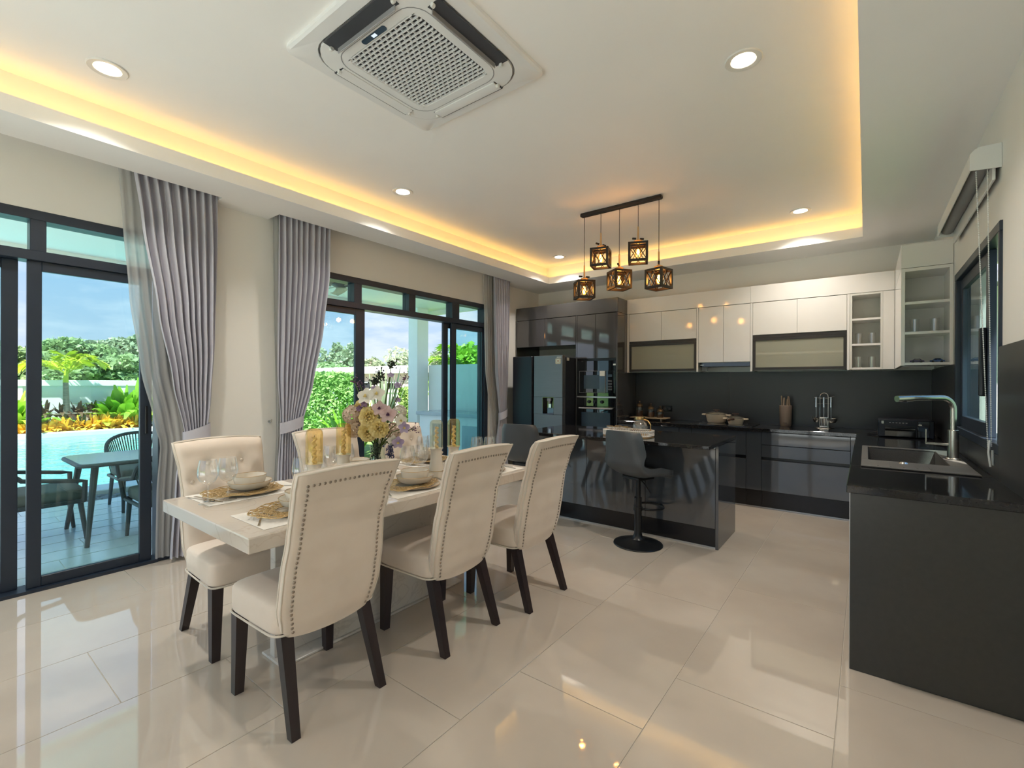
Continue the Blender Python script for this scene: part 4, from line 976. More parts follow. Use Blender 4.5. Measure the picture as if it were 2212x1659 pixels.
part(c, 'corner_filler', MB().box(-0.113, YBF, 0.165, -0.037, YBF + 0.018, ZF1), 'gloss_char', 0, world=True)
part(c, 'plinth', MB().box(-0.005, 2.66, 0.0005, 0.01, 5.47, 0.165), 'plinth_black', 0, world=True)

# ---- black stone worktop, L-shaped with a cut-out for the sink
t = thing('countertop', 'polished black stone L-shaped kitchen countertop', 'countertop', (-0.6, 5.7, ZC - 0.036))
z0 = ZC - 0.036
part(t, 'slab', MB().box(-2.476, 5.40, z0, XR - 0.013, YB - 0.015, ZC, 0.003), 'black_stone', world=True)
m = MB().box(-0.070, 2.606, z0, XR - 0.001, 3.26, ZC, 0.003).box(-0.070, 4.26, z0, XR - 0.013, 5.3985, ZC, 0.003)
m.box(-0.070, 3.2615, z0, 0.0, 4.2585, ZC, 0.002).box(0.42, 3.2615, z0, XR - 0.013, 4.2585, ZC, 0.002)
part(t, 'sink_side_slab', m, 'black_stone', world=True)
t = thing('cooktop', 'flat black glass cooktop under the cream pots', 'cooktop', (-1.30, 5.70, ZC))
part(t, 'glass', MB().box(-1.62, 5.46, ZC + 0.0003, -0.96, 5.93, ZC + 0.007, 0.002), 'glass_black', world=True)
for x, y, r in ((-1.45, 5.80, 0.10), (-1.15, 5.78, 0.085), (-1.45, 5.58, 0.075), (-1.15, 5.56, 0.09)):
    part(t, 'zone_ring', MB().lathe([(r, 0), (r + 0.003, 0)], (x, y, ZC + 0.0074), 28), 'grey_plastic', 0, world=True)

# ---- sink and tap
t = thing('sink', 'dark granite drop-in sink with drainer on the right counter', 'sink', (0.2, 3.75, ZC))
zr = ZC + 0.010
rim = MB().box(-0.022, 3.232, ZC + 0.0005, 0.458, 3.50, zr, 0.003).box(-0.022, 4.235, ZC + 0.0005, 0.458, 4.292, zr, 0.003)
rim.box(-0.022, 3.50, ZC + 0.0005, 0.012, 4.235, zr, 0.002).box(0.372, 3.50, ZC + 0.0005, 0.458, 4.235, zr, 0.002)
part(t, 'rim', rim, 'sink_granite', world=True)
bw = MB(); bx0, bx1, by0, by1, bz = 0.012, 0.372, 3.50, 4.235, ZC - 0.18
bw.box(bx0 - 0.008, by0 - 0.008, bz - 0.01, bx1 + 0.008, by1 + 0.008, bz)
for a in ((bx0 - 0.008, by0 - 0.008, bx0, by1 + 0.008), (bx1, by0 - 0.008, bx1 + 0.008, by1 + 0.008), (bx0, by0 - 0.008, bx1, by0), (bx0, by1, bx1, by1 + 0.008)):
    bw.box(a[0], a[1], bz, a[2], a[3], ZC)
part(t, 'bowl', bw, 'sink_granite', 0, world=True)
part(t, 'drain', MB().lathe([(0.0005, 0.004), (0.03, 0.004), (0.042, 0.0)], (0.19, 3.87, bz + 0.001), 20), 'steel', world=True)
part(t, 'drain_button', MB().lathe([(0.0005, 0.010), (0.014, 0.009), (0.022, 0.0)], (0.17, 3.44, zr), 20), 'steel', world=True)
for k in range(5): part(t, 'drainer_groove', MB().box(0.05 + k * 0.055, 3.26, zr, 0.058 + k * 0.055, 3.40, zr + 0.0015), 'sink_granite', 0, world=True)
t = thing('faucet', 'tall brushed nickel kitchen faucet with a square lever', 'faucet', (0.415, 3.81, ZC + 0.010))
part(t, 'base', MB().lathe([(0.0005, 0), (0.034, 0), (0.034, 0.006), (0.027, 0.012), (0.027, 0.175), (0.020, 0.178), (0.0005, 0.178)], n=20), 'brushed_nickel')
dx, dy = -0.80, -0.60
pts = [(0, 0, 0.17), (0, 0, 0.30)] + [(dx * 0.07 * (1 - math.cos(a)), dy * 0.07 * (1 - math.cos(a)), 0.30 + 0.07 * math.sin(a)) for a in [math.pi / 2 * k / 8 for k in range(1, 9)]] + [(dx * 0.25, dy * 0.25, 0.368)]
part(t, 'spout', MB().tube(pts, 0.0165, 14), 'brushed_nickel')
hd = MB().tube([(dx * 0.245, dy * 0.245, 0.366), (dx * 0.335, dy * 0.335, 0.362)], 0.020, 12)
h_ = part(t, 'spray_head', hd, 'brushed_nickel')
part(h_, 'spray_face', MB().box(dx * 0.29 - 0.016, dy * 0.29 - 0.016, 0.338, dx * 0.29 + 0.016, dy * 0.29 + 0.016, 0.344, 0.003), 'ac_dark')
part(t, 'lever', MB().box(-0.125, -0.016, 0.082, -0.02, 0.016, 0.096, 0.003).box(-0.125, -0.016, 0.096, -0.119, 0.016, 0.175, 0.002), 'brushed_nickel')

# ---- island
IX0, IX1, IY0, IY1 = -2.655, -0.912, 3.59, 4.455
solo('island_countertop', MB().box(IX0 - 0.015, IY0, ZC - 0.030, IX1, IY1 + 0.015, ZC, 0.004), 'black_stone', 'polished black stone island top with an overhang towards the stools', 'countertop')
t = thing('kitchen_island', 'charcoal gloss kitchen island with panelled front and end panel', 'kitchen island', ((IX0 + IX1) / 2, 4.15, 0))
zt = ZC - 0.031
part(t, 'body', MB().box(IX0 + 0.022, 3.90, 0.16, IX1 - 0.028, IY1 - 0.02, zt), 'plinth_black', 0, world=True)
for xa, xb in ((IX0 + 0.020, -2.073), (-2.073, -1.507), (-1.507, IX1 - 0.026)):
    part(t, 'front_panel', MB().box(xa + 0.0015, 3.868, 0.162, xb - 0.0015, 3.886, zt - 0.022, 0.001), 'gloss_char', world=True)
part(t, 'grip_strip', MB().box(IX0 + 0.02, 3.872, zt - 0.02, IX1 - 0.03, 3.884, zt - 0.004), 'alu_trim', 0, world=True)
for xa in (IX0, IX1 - 0.025):
    part(t, 'end_panel', MB().box(xa, 3.866, 0.0005, xa + 0.022, IY1, zt, 0.001), 'gloss_char', world=True)
part(t, 'plinth', MB().box(IX0 + 0.022, 3.888, 0.010, IX1 - 0.027, 3.90, 0.16), 'plinth_black', 0, world=True)
part(t, 'plinth_seal', MB().box(IX0 + 0.022, 3.884, 0.0005, IX1 - 0.027, 3.891, 0.012), 'alu_trim', 0, world=True)
for k in range(3):
    xa = lerp(IX0 + 0.02, IX1 - 0.026, k / 3); xb = lerp(IX0 + 0.02, IX1 - 0.026, (k + 1) / 3)
    part(t, 'rear_door', MB().box(xa + 0.0015, IY1 - 0.018, 0.162, xb - 0.0015, IY1 - 0.001, zt - 0.03, 0.001), 'gloss_char', world=True)

# ---- bar stools
def stool(label, loc, rz):
    """bucket seat on a gas-lift pole; faces +Y at rz = 0"""
    t = thing('bar_stool', label, 'bar stool', loc, rz, group='bar stools at the island')
    zs = 0.58
    def prof(v):      # side profile of the shell from front lip to top of the back: (y, z, half width)
        rows = [(0.0, (0.215, zs - 0.012, 0.15)), (0.10, (0.20, zs + 0.012, 0.185)), (0.30, (0.06, zs + 0.012, 0.205)), (0.48, (-0.08, zs + 0.012, 0.205)), (0.58, (-0.145, zs + 0.035, 0.203)),
                (0.66, (-0.180, zs + 0.09, 0.198)), (0.80, (-0.205, zs + 0.20, 0.188)), (0.93, (-0.222, zs + 0.31, 0.172)), (1.0, (-0.228, zs + 0.352, 0.150))]
        for (a, A), (b, B) in zip(rows, rows[1:]):
            if v <= b + 1e-9:
                k = (v - a) / (b - a); return tuple(lerp(p, q, k) for p, q in zip(A, B))
        return rows[-1][1]
    def fn(u, v):
        y, z, w = prof(v); s = 2 * u - 1
        x = w * math.sin(s * math.pi / 2) if abs(s) < 1 else w * s
        curl = abs(s) ** 2.4
        if v < 0.58: return (x, y, z + 0.055 * curl * min(1, v * 3))
        k = min(1, (v - 0.58) / 0.2)
        return (x, y + lerp(0, 0.095, k) * curl, z + lerp(0.055, -0.012, k) * curl)
    def off(u, v):
        y, z, w = prof(v)
        if v < 0.5: return (0, 0, -0.035)
        k = min(1, (v - 0.5) / 0.15); return (0, -0.032 * k, -0.035 * (1 - k))
    part(t, 'seat_shell', MB().sheet(fn, off, 16, 30), 'stool_leather', 60)
    part(t, 'seat_plate', MB().box(-0.09, -0.09, zs - 0.045, 0.09, 0.09, zs - 0.022, 0.004), 'black_metal')
    part(t, 'gas_column', MB().cyl((0, 0, 0.30), (0, 0, zs - 0.04), 0.021, n=18), 'black_metal')
    part(t, 'outer_column', MB().lathe([(0.030, 0.38), (0.030, 0.12), (0.031, 0.09), (0.040, 0.06), (0.056, 0.045)], n=20), 'black_metal')
    part(t, 'base', MB().lathe([(0.0005, 0.05), (0.056, 0.046), (0.10, 0.034), (0.16, 0.020), (0.192, 0.010), (0.196, 0.004), (0.194, 0.0005), (0.0005, 0.0005)], n=40), 'black_metal')
    ring = [(0.0, 0.03, 0.29)] + [(0.115 * math.sin(a), 0.125 - 0.115 * math.cos(a), 0.29) for a in [2 * math.pi * k / 24 for k in range(1, 24)]]
    part(t, 'footrest', MB().tube(ring, 0.009, 8, closed=True).cyl((0, 0.0, 0.275), (0, 0, 0.305), 0.036, n=18), 'black_metal')
    part(t, 'lever', MB().tube([(0.02, 0.0, zs - 0.05), (0.09, -0.02, zs - 0.075), (0.16, -0.03, zs - 0.135)], 0.005, 6), 'black_metal')
    return t
stool('charcoal bar stool on a black pedestal at the middle of the island', (-1.47, 3.62, 0), R(-22))
stool('charcoal bar stool half hidden behind the farthest dining chair', (-2.56, 3.60, 0), R(8))

# ================================================================== KITCHEN SMALL THINGS
def pot(label, x, y, r, h, knob=True):
    t = thing('cooking_pot', label, 'pot', (x, y, ZC + 0.0075), group='cream lidded pots')
    part(t, 'body', MB().lathe([(0.0005, 0.001), (r * 0.78, 0.001), (r * 0.84, 0.012), (r, h), (r - 0.004, h), (r * 0.82, 0.02), (0.0005, 0.012)], n=28), 'pot_cream', 50)
    for s in (-1, 1):
        part(t, 'side_handle', MB().tube([(s * (r - 0.004), -0.03, h - 0.012), (s * (r + 0.032), -0.025, h - 0.010), (s * (r + 0.032), 0.025, h - 0.010), (s * (r - 0.004), 0.03, h - 0.012)], 0.008, 8), 'pot_cream')
    l = part(t, 'lid', MB().lathe([(r - 0.002, h + 0.001), (r * 0.7, h + 0.014), (r * 0.3, h + 0.024), (0.0005, h + 0.026)], n=28), 'glass_clear', 60)
    part(l, 'lid_rim', MB().lathe([(r + 0.001, h + 0.0005), (r + 0.002, h + 0.005), (r - 0.006, h + 0.007), (r - 0.006, h + 0.0005)], n=28), 'steel')
    part(l, 'knob', MB().lathe([(0.0005, h + 0.024), (0.012, h + 0.026), (0.010, h + 0.036), (0.034, h + 0.040), (0.034, h + 0.052), (0.0005, h + 0.054)], n=18), 'knob_brown')
    return t
pot('large cream cooking pot with a glass lid on the cooktop', -1.40, 5.80, 0.118, 0.100)
p2 = pot('small cream saucepan with a brown handle on the cooktop', -1.165, 5.67, 0.090, 0.072)
part(p2, 'handle', MB().tube([(0.0, -0.088, 0.062), (-0.03, -0.13, 0.060), (-0.035, -0.17, 0.050)], [0.011, 0.013, 0.012], 8), 'knob_brown')

t = thing('knife_block', 'taupe round knife block holding five knives', 'knife block', (-0.70, 5.86, ZC))
part(t, 'body', MB().lathe([(0.0005, 0.0005), (0.048, 0.001), (0.056, 0.018), (0.062, 0.225), (0.057, 0.228), (0.055, 0.215), (0.0005, 0.212)], n=28), 'taupe', 50)
part(t, 'emblem', MB().box(-0.018, -0.0595, 0.035, 0.018, -0.0555, 0.041), 'knob_brown', 0)
for x, y, hh, tl in ((-0.035, 0.0, 0.120, -2), (-0.018, -0.02, 0.10, 3), (0.004, 0.01, 0.085, 8), (0.018, -0.006, 0.118, 4), (0.038, 0.006, 0.108, -4)):
    k = thing('kitchen_knife', {-0.035: 'leftmost knife in the taupe block with long beige handle', -0.018: 'second knife from the left in the taupe block', 0.004: 'short leaning knife in the middle of the taupe block', 0.018: 'second knife from the right in the taupe block', 0.038: 'rightmost knife in the taupe block'}[x],
              'knife', (-0.70 + x, 5.86 + y, ZC + 0.214), group='knives in the block')
    m = MB().box(-0.007, -0.011, 0.012, 0.007, 0.011, hh, 0.004); part(k, 'handle', MB().merge(m, M4(ry=R(tl))), 'wood_handle')
    m = MB().box(-0.001, -0.012, 0.0005, 0.001, 0.012, 0.012); part(k, 'blade', MB().merge(m, M4(ry=R(tl))), 'steel', 0)

ux, uy = -0.35, 5.87
t = thing('utensil_rack', 'chrome utensil rack with an arched handle on the counter', 'utensil rack', (ux, uy, ZC))
part(t, 'foot', MB().lathe([(0.0005, 0.008), (0.085, 0.006), (0.088, 0.0005), (0.0005, 0.0005)], n=28), 'steel')
arch = [(-0.035, 0, 0.006), (-0.035, 0, 0.33)] + [(-0.035 * math.cos(a), 0, 0.33 + 0.038 * math.sin(a)) for a in [math.pi * k / 8 for k in range(1, 8)]] + [(0.035, 0, 0.33), (0.035, 0, 0.006)]
part(t, 'arch', MB().tube(arch, 0.0045, 8), 'steel')
part(t, 'crossbar', MB().tube([(-0.085, -0.005, 0.32), (-0.03, -0.005, 0.315), (0.03, -0.005, 0.315), (0.09, -0.005, 0.335)], 0.0035, 6), 'steel')
part(t, 'lower_bar', MB().tube([(-0.06, 0, 0.255), (0.06, 0, 0.255)], 0.003, 6), 'steel')
def utensil(name, label, x, head):
    k = thing(name, label, 'utensil', (ux + x, uy - 0.022, ZC + 0.02), group='steel utensils hanging on the rack')
    part(k, 'handle', MB().tube([(0, 0, 0.305), (0, -0.002, 0.20)], [0.0075, 0.0095], 10), 'steel')
    part(k, 'shank', MB().tube([(0, -0.002, 0.20), (0, -0.004, 0.09)], 0.0035, 6), 'steel'); part(k, 'head', head, 'steel', 50)
fk = MB().lathe([(0.0005, 0.035), (0.022, 0.045), (0.034, 0.075), (0.031, 0.076), (0.02, 0.05), (0.0005, 0.042)], n=16)
for q in range(7): fk.tube([(0.031 * math.cos(q * 0.9), 0.031 * math.sin(q * 0.9), 0.07), (0.036 * math.cos(q * 0.9), 0.036 * math.sin(q * 0.9), 0.095)], 0.004, 5)
utensil('spaghetti_server', 'steel spaghetti server hanging at the left of the rack', -0.068, fk)
sp = MB()
for q in range(6): sp.box(-0.036 + q * 0.0132, -0.006, 0.0, -0.030 + q * 0.0132, -0.003, 0.085, 0.001)
sp.box(-0.036, -0.006, -0.008, 0.036, -0.003, 0.004, 0.001); sp.box(-0.036, -0.006, 0.080, 0.036, -0.003, 0.095, 0.001)
utensil('slotted_turner', 'slotted steel turner hanging in the middle of the rack', 0.0, sp)
utensil('soup_ladle', 'round steel ladle hanging at the right of the rack', 0.062, MB().lathe([(0.0005, 0.0), (0.028, 0.006), (0.042, 0.03), (0.046, 0.05), (0.043, 0.05), (0.039, 0.031), (0.0005, 0.005)], (0.012, -0.01, 0.035), 18))

# serving board with three canisters
t = thing('serving_board', 'pale wooden serving board under three glass canisters', 'board', (-2.20, 5.79, ZC))
part(t, 'board', MB().prism(rrect(-0.235, -0.10, 0.235, 0.10, 0.02), 'z', 0.022, 0.032), 'board_wood')
for x in (-0.17, 0.17): part(t, 'foot', MB().box(x - 0.012, -0.07, 0.0005, x + 0.012, 0.07, 0.022, 0.002), 'board_wood')
for x, r, h, lb in ((-2.335, 0.045, 0.135, 'tallest glass canister with a bronze lid at the left of the board'), (-2.185, 0.044, 0.105, 'medium glass canister with a bronze lid in the middle of the board'), (-2.065, 0.042, 0.078, 'shortest glass canister with a bronze lid at the right of the board')):
    k = thing('canister', lb, 'canister', (x, 5.79, ZC + 0.0325), group='bronze-lidded canisters on the board')
    part(k, 'jar', MB().lathe([(0.0005, 0.0005), (r * 0.9, 0.001), (r, 0.010), (r, h - 0.012), (r * 0.86, h), (r * 0.82, h)], n=22), 'glass_champagne', 50)
    part(k, 'contents', MB().lathe([(0.0005, 0.003), (r * 0.86, 0.004), (r * 0.92, 0.012), (r * 0.92, h * 0.6), (0.0005, h * 0.6)], n=18), 'knob_brown')
    l = part(k, 'lid', MB().lathe([(r * 0.92, h - 0.004), (r * 0.94, h + 0.006), (r * 0.86, h + 0.010), (r * 0.84, h + 0.020), (r * 0.5, h + 0.034), (r * 0.2, h + 0.044), (0.0005, h + 0.045)], n=22), 'bronze', 40)
    part(l, 'finial', MB().lathe([(0.004, h + 0.043), (0.004, h + 0.056), (0.012, h + 0.062), (0.010, h + 0.068), (0.0005, h + 0.069)], n=12), 'bronze')

# tray with jug and tumblers on the island
TX, TY = -1.66, 3.86
t = thing('serving_tray', 'gold fretwork tray with a white rim on the island', 'tray', (TX, TY, ZC))
part(t, 'base', MB().prism(rrect(-0.21, -0.11, 0.21, 0.11, 0.06, 6), 'z', 0.0005, 0.008), 'wood_light')
fr = MB(); ol = rrect(-0.21, -0.11, 0.21, 0.11, 0.06, 6); n = len(ol)
fr.tube([(x, y, 0.012) for x, y in ol], 0.004, 6, closed=True); fr.tube([(x, y, 0.052) for x, y in ol], 0.005, 6, closed=True)
per = []
for i in range(n):
    a = Vector(ol[i]); b = Vector(ol[(i + 1) % n]); d = (b - a).length; k = max(1, int(d / 0.02))
    per += [a.lerp(b, q / k) for q in range(k)]
for i in range(len(per)):
    a, b = per[i], per[(i + 1) % len(per)]
    fr.tube([(a.x, a.y, 0.012), (b.x, b.y, 0.052)], 0.0028, 4); fr.tube([(a.x, a.y, 0.052), (b.x, b.y, 0.012)], 0.0028, 4)
part(t, 'fretwork_rim', fr, 'ceramic_white', kind='stuff')
for i, (x, y, lb) in enumerate(((-0.165, -0.02, 'leftmost ribbed glass tumbler on the fretwork tray'), (-0.115, 0.045, 'ribbed glass tumbler at the back left of the fretwork tray'), (-0.10, -0.05, 'ribbed glass tumbler at the front left of the fretwork tray'),
                                (-0.035, 0.0, 'ribbed glass tumbler in the middle of the fretwork tray'), (0.02, -0.055, 'ribbed glass tumbler in front of the glass jug'))):
    k = thing('tumbler', lb, 'glass', (TX + x, TY + y, ZC + 0.0085), group='tumblers on the tray')
    part(k, 'cup', MB().lathe([(0.0005, 0.004), (0.026, 0.004), (0.029, 0.070), (0.0295, 0.070), (0.027, 0.0005), (0.0005, 0.0005)], n=18), 'tumbler_glass', 50)
    part(k, 'gold_rim', MB().lathe([(0.0285, 0.068), (0.030, 0.068), (0.030, 0.072), (0.0285, 0.072)], n=18), 'gold')
k = thing('glass_jug', 'round glass jug with a gold lid and handle on the tray', 'jug', (TX + 0.10, TY + 0.02, ZC + 0.0085))
part(k, 'body', MB().lathe([(0.0005, 0.004), (0.052, 0.004), (0.062, 0.018), (0.064, 0.075), (0.056, 0.105), (0.036, 0.125), (0.036, 0.150), (0.040, 0.160)], n=26), 'tumbler_glass', 50)
part(k, 'lid', MB().lathe([(0.0005, 0.163), (0.041, 0.163), (0.043, 0.155), (0.041, 0.138), (0.037, 0.138)], n=22), 'gold')
part(k, 'handle', MB().tube([(0.038, -0.01, 0.140), (0.075, -0.02, 0.135), (0.104, -0.028, 0.10), (0.104, -0.028, 0.06), (0.085, -0.022, 0.025), (0.062, -0.016, 0.018)], 0.005, 8), 'gold')
part(k, 'base_band', MB().lathe([(0.053, 0.0005), (0.066, 0.0005), (0.066, 0.014), (0.060, 0.016)], n=26), 'gold')

# black countertop appliance in the corner
t = thing('printer', 'low black appliance with a button panel in the counter corner', 'appliance', (0.26, 5.32, ZC))
part(t, 'body', MB().box(-0.175, -0.12, 0.004, 0.195, 0.15, 0.155, 0.006), 'fridge_black')
part(t, 'front_tray', MB().box(-0.13, -0.135, 0.012, 0.075, -0.118, 0.085, 0.003), 'glass_black')
part(t, 'tray_gap', MB().box(-0.13, -0.123, 0.088, 0.075, -0.1195, 0.105), 'plinth_black', 0)
part(t, 'badge', MB().prism(rrect(-0.152, 0.118, -0.136, 0.142, 0.003), 'y', -0.1225, -0.120), 'sticker_white')
for q in range(6): part(t, 'button', MB().box(-0.10 + q * 0.022, -0.1225, 0.125, -0.088 + q * 0.022, -0.120, 0.131, 0.001), 'grey_plastic')
pn = part(t, 'control_panel', MB().box(0.085, -0.128, 0.012, 0.165, -0.118, 0.150, 0.003), 'glass_black')
part(pn, 'panel_mark', MB().box(0.092, -0.1295, 0.112, 0.114, -0.128, 0.122).box(0.098, -0.1295, 0.124, 0.104, -0.128, 0.129), 'sticker_white', 0)
part(pn, 'panel_screen', MB().box(0.092, -0.1295, 0.065, 0.150, -0.128, 0.100), 'display_dark', 0)
for x in (-0.15, 0.17):
    for y in (-0.09, 0.12): part(t, 'foot', MB().cyl((x, y, 0.0005), (x, y, 0.005), 0.012, n=10), 'plinth_black')
part(t, 'cable', MB().tube([(-0.17, 0.12, 0.03), (-0.23, 0.10, 0.012), (-0.25, 0.04, 0.006), (-0.22, -0.01, 0.006), (-0.176, 0.0, 0.012)], 0.004, 6), 'plinth_black')

# glasses, toy cars and bowls on the shelves
gl = MB().lathe([(0.0005, 0.004), (0.026, 0.004), (0.030, 0.11), (0.0305, 0.11), (0.028, 0.0005), (0.0005, 0.0005)], n=18)
gm = gl.mesh('cup', 'stemware', 50)
def shelf_glass(x, y, z, label, grp):
    k = solo('drinking_glass', gl, 'stemware', label, 'glass', grp, loc=(0, 0, 0), smooth=50) if False else tag(bpy.data.objects.new('drinking_glass', gm), label, 'glass', grp)
    COL.objects.link(k); k.location = (x, y, z + 0.0105)
for z, nm in ((1.697, 'middle'), (1.462, 'bottom')):
    for x, w in ((-0.062, 'left'), (0.045, 'right')):
        shelf_glass(x, 5.83, z, f'tall clear glass at the {w} of the {nm} narrow open shelf', 'glasses on the narrow shelf')
for x, y, w in ((0.305, 4.88, 'left'), (0.425, 4.90, 'right')):
    shelf_glass(x, y, 1.703, f'tall clear glass at the {w} of the window-side shelf cabinet', 'glasses on the window-side shelf')
def toy(x, mat, lb):
    k = thing('toy_car', lb, 'toy car', (x, 4.80, 1.4745), group='toy cars on the shelf')
    part(k, 'body', MB().prism([(-0.042, 0.006), (-0.043, 0.016), (-0.028, 0.020), (-0.014, 0.031), (0.016, 0.031), (0.030, 0.020), (0.042, 0.016), (0.043, 0.006)], 'y', -0.017, 0.017), mat, 0)
    part(k, 'windows', MB().prism([(-0.020, 0.021), (-0.011, 0.029), (0.013, 0.029), (0.022, 0.021)], 'y', -0.0175, 0.0175), 'glass_black', 0)
    for sx in (-0.025, 0.025):
        for sy in (-0.018, 0.012): part(k, 'wheel', MB().cyl((sx, sy, 0.008), (sx, sy + 0.006, 0.008), 0.008, n=12), 'plinth_black')
toy(0.315, 'toy_purple', 'dark purple toy car on the lowest window-side shelf'); toy(0.432, 'toy_blue', 'blue toy car on the lowest window-side shelf')
for x, w in ((-0.76, 'left'), (-0.45, 'right')):
    k = thing('bowl', f'pale bowl stack at the {w} behind the glass flap', 'bowl', (x, 5.87, 1.4735), group='bowls behind the glass flap')
    part(k, 'bowl', MB().lathe([(0.0005, 0.004), (0.045, 0.001), (0.075, 0.05), (0.078, 0.05), (0.05, 0.0005)], n=22), 'ceramic_white', 50)
    part(k, 'inner_bowl', MB().lathe([(0.0005, 0.015), (0.04, 0.012), (0.068, 0.062), (0.071, 0.062), (0.045, 0.011)], n=22), 'ceramic_white', 50)

# ================================================================== DINING TABLE
TZ = 0.745; TX0, TX1, TY0, TY1 = -2.635, -1.740, 0.740, 2.530
t = thing('dining_table', 'long cream marble dining table on a slab pedestal', 'table', (-2.19, 1.63, 0))
part(t, 'tabletop', MB().box(TX0, TY0, TZ - 0.058, TX1, TY1, TZ, 0.004), 'marble_top', world=True)
part(t, 'pedestal', MB().box(-2.285, 1.30, 0.012, -2.110, 1.956, TZ - 0.0585, 0.004), 'marble_base', world=True)
part(t, 'pedestal_fin', MB().box(-2.235, 1.05, 0.012, -2.190, 1.2995, TZ - 0.0585, 0.003), 'marble_base', world=True)
part(t, 'pedestal_fin', MB().box(-2.235, 1.9565, 0.012, -2.190, 2.21, TZ - 0.0585, 0.003), 'marble_base', world=True)
part(t, 'foot_plate', MB().box(-2.295, 1.04, 0.0005, -2.100, 2.22, 0.012, 0.002), 'marble_base', world=True)

# ================================================================== DINING CHAIRS
def sq(c, e): return math.copysign(abs(c) ** e, c)
def cushion(a, b, c, e1=0.28, e2=0.22, nu=36, nv=16, taper=None, crown=0.0):
    """superellipsoid pillow"""
    m = MB(); vs = []; F = []
    for j in range(nv + 1):
        ph = -math.pi / 2 + math.pi * j / nv
        for i in range(nu):
            th = 2 * math.pi * i / nu
            x = a * sq(math.cos(ph), e1) * sq(math.cos(th), e2); y = b * sq(math.cos(ph), e1) * sq(math.sin(th), e2); z = c * sq(math.sin(ph), e1)
            if taper: x *= taper(y / b)
            if crown and z > 0: z += crown * (1 - (x / a) ** 2) * (1 - (y / b) ** 2)
            vs.append((x, y, z))
    for j in range(nv):
        for i in range(nu):
            p = j * nu + i; q = j * nu + (i + 1) % nu; F.append((p, q, q + nu, p + nu))
    return m.add(vs, F)
# side profile of the back: height -> (rear face y, thickness, half width)
BKY = [(0.335, -0.150), (0.40, -0.172), (0.50, -0.192), (0.60, -0.210), (0.72, -0.236), (0.84, -0.274), (0.92, -0.308), (0.975, -0.338)]
BKT = [(0.335, 0.085), (0.55, 0.082), (0.80, 0.080), (0.93, 0.080), (0.975, 0.078)]
BKW = [(0.335, 0.176), (0.37, 0.200), (0.45, 0.216), (0.58, 0.216), (0.72, 0.205), (0.85, 0.210), (0.93, 0.219), (0.975, 0.222)]
BTN = [(-0.085, 0.855), (0.085, 0.855), (-0.165, 0.775), (0.0, 0.775), (0.165, 0.775), (-0.085, 0.69), (0.085, 0.69), (-0.16, 0.60), (0.0, 0.60), (0.16, 0.60)]
def back_pt(u, v, face):
    """face 0 = rear, 1 = front; u across, v up"""
    z = lerp(0.335, 0.975, v); s = 2 * u - 1
    w = pw(BKW, z); y = pw(BKY, z); th = pw(BKT, z)
    zz = z - 0.018 * max(0, (v - 0.9) / 0.1) * (s * s) * 0.0 + (0.012 * (1 - s * s) * max(0, (v - 0.75) / 0.25)) - (0.02 * (1 - s * s)) * max(0, (0.12 - v) / 0.12)
    edge = max(0.0, 1 - abs(s) ** 7) ** 0.5; top = max(0.0, 1 - max(0, (v - 0.93) / 0.07) ** 3) ** 0.5
    x = w * s
    wing = 0.018 * abs(s) ** 3 * max(0, (v - 0.35) / 0.65)        # sides sweep slightly forward
    if face == 0: return (x, y + wing + 0.012 * (1 - edge), zz)
    f = y + wing + th * (0.45 + 0.55 * edge * (0.25 + 0.75 * top))
    for bx, bz in BTN:
        d2 = ((x - bx) ** 2 + (zz - bz) ** 2)
        f -= 0.016 * math.exp(-d2 / 0.0009)
        # creases between neighbouring buttons
    return (x, f, zz)
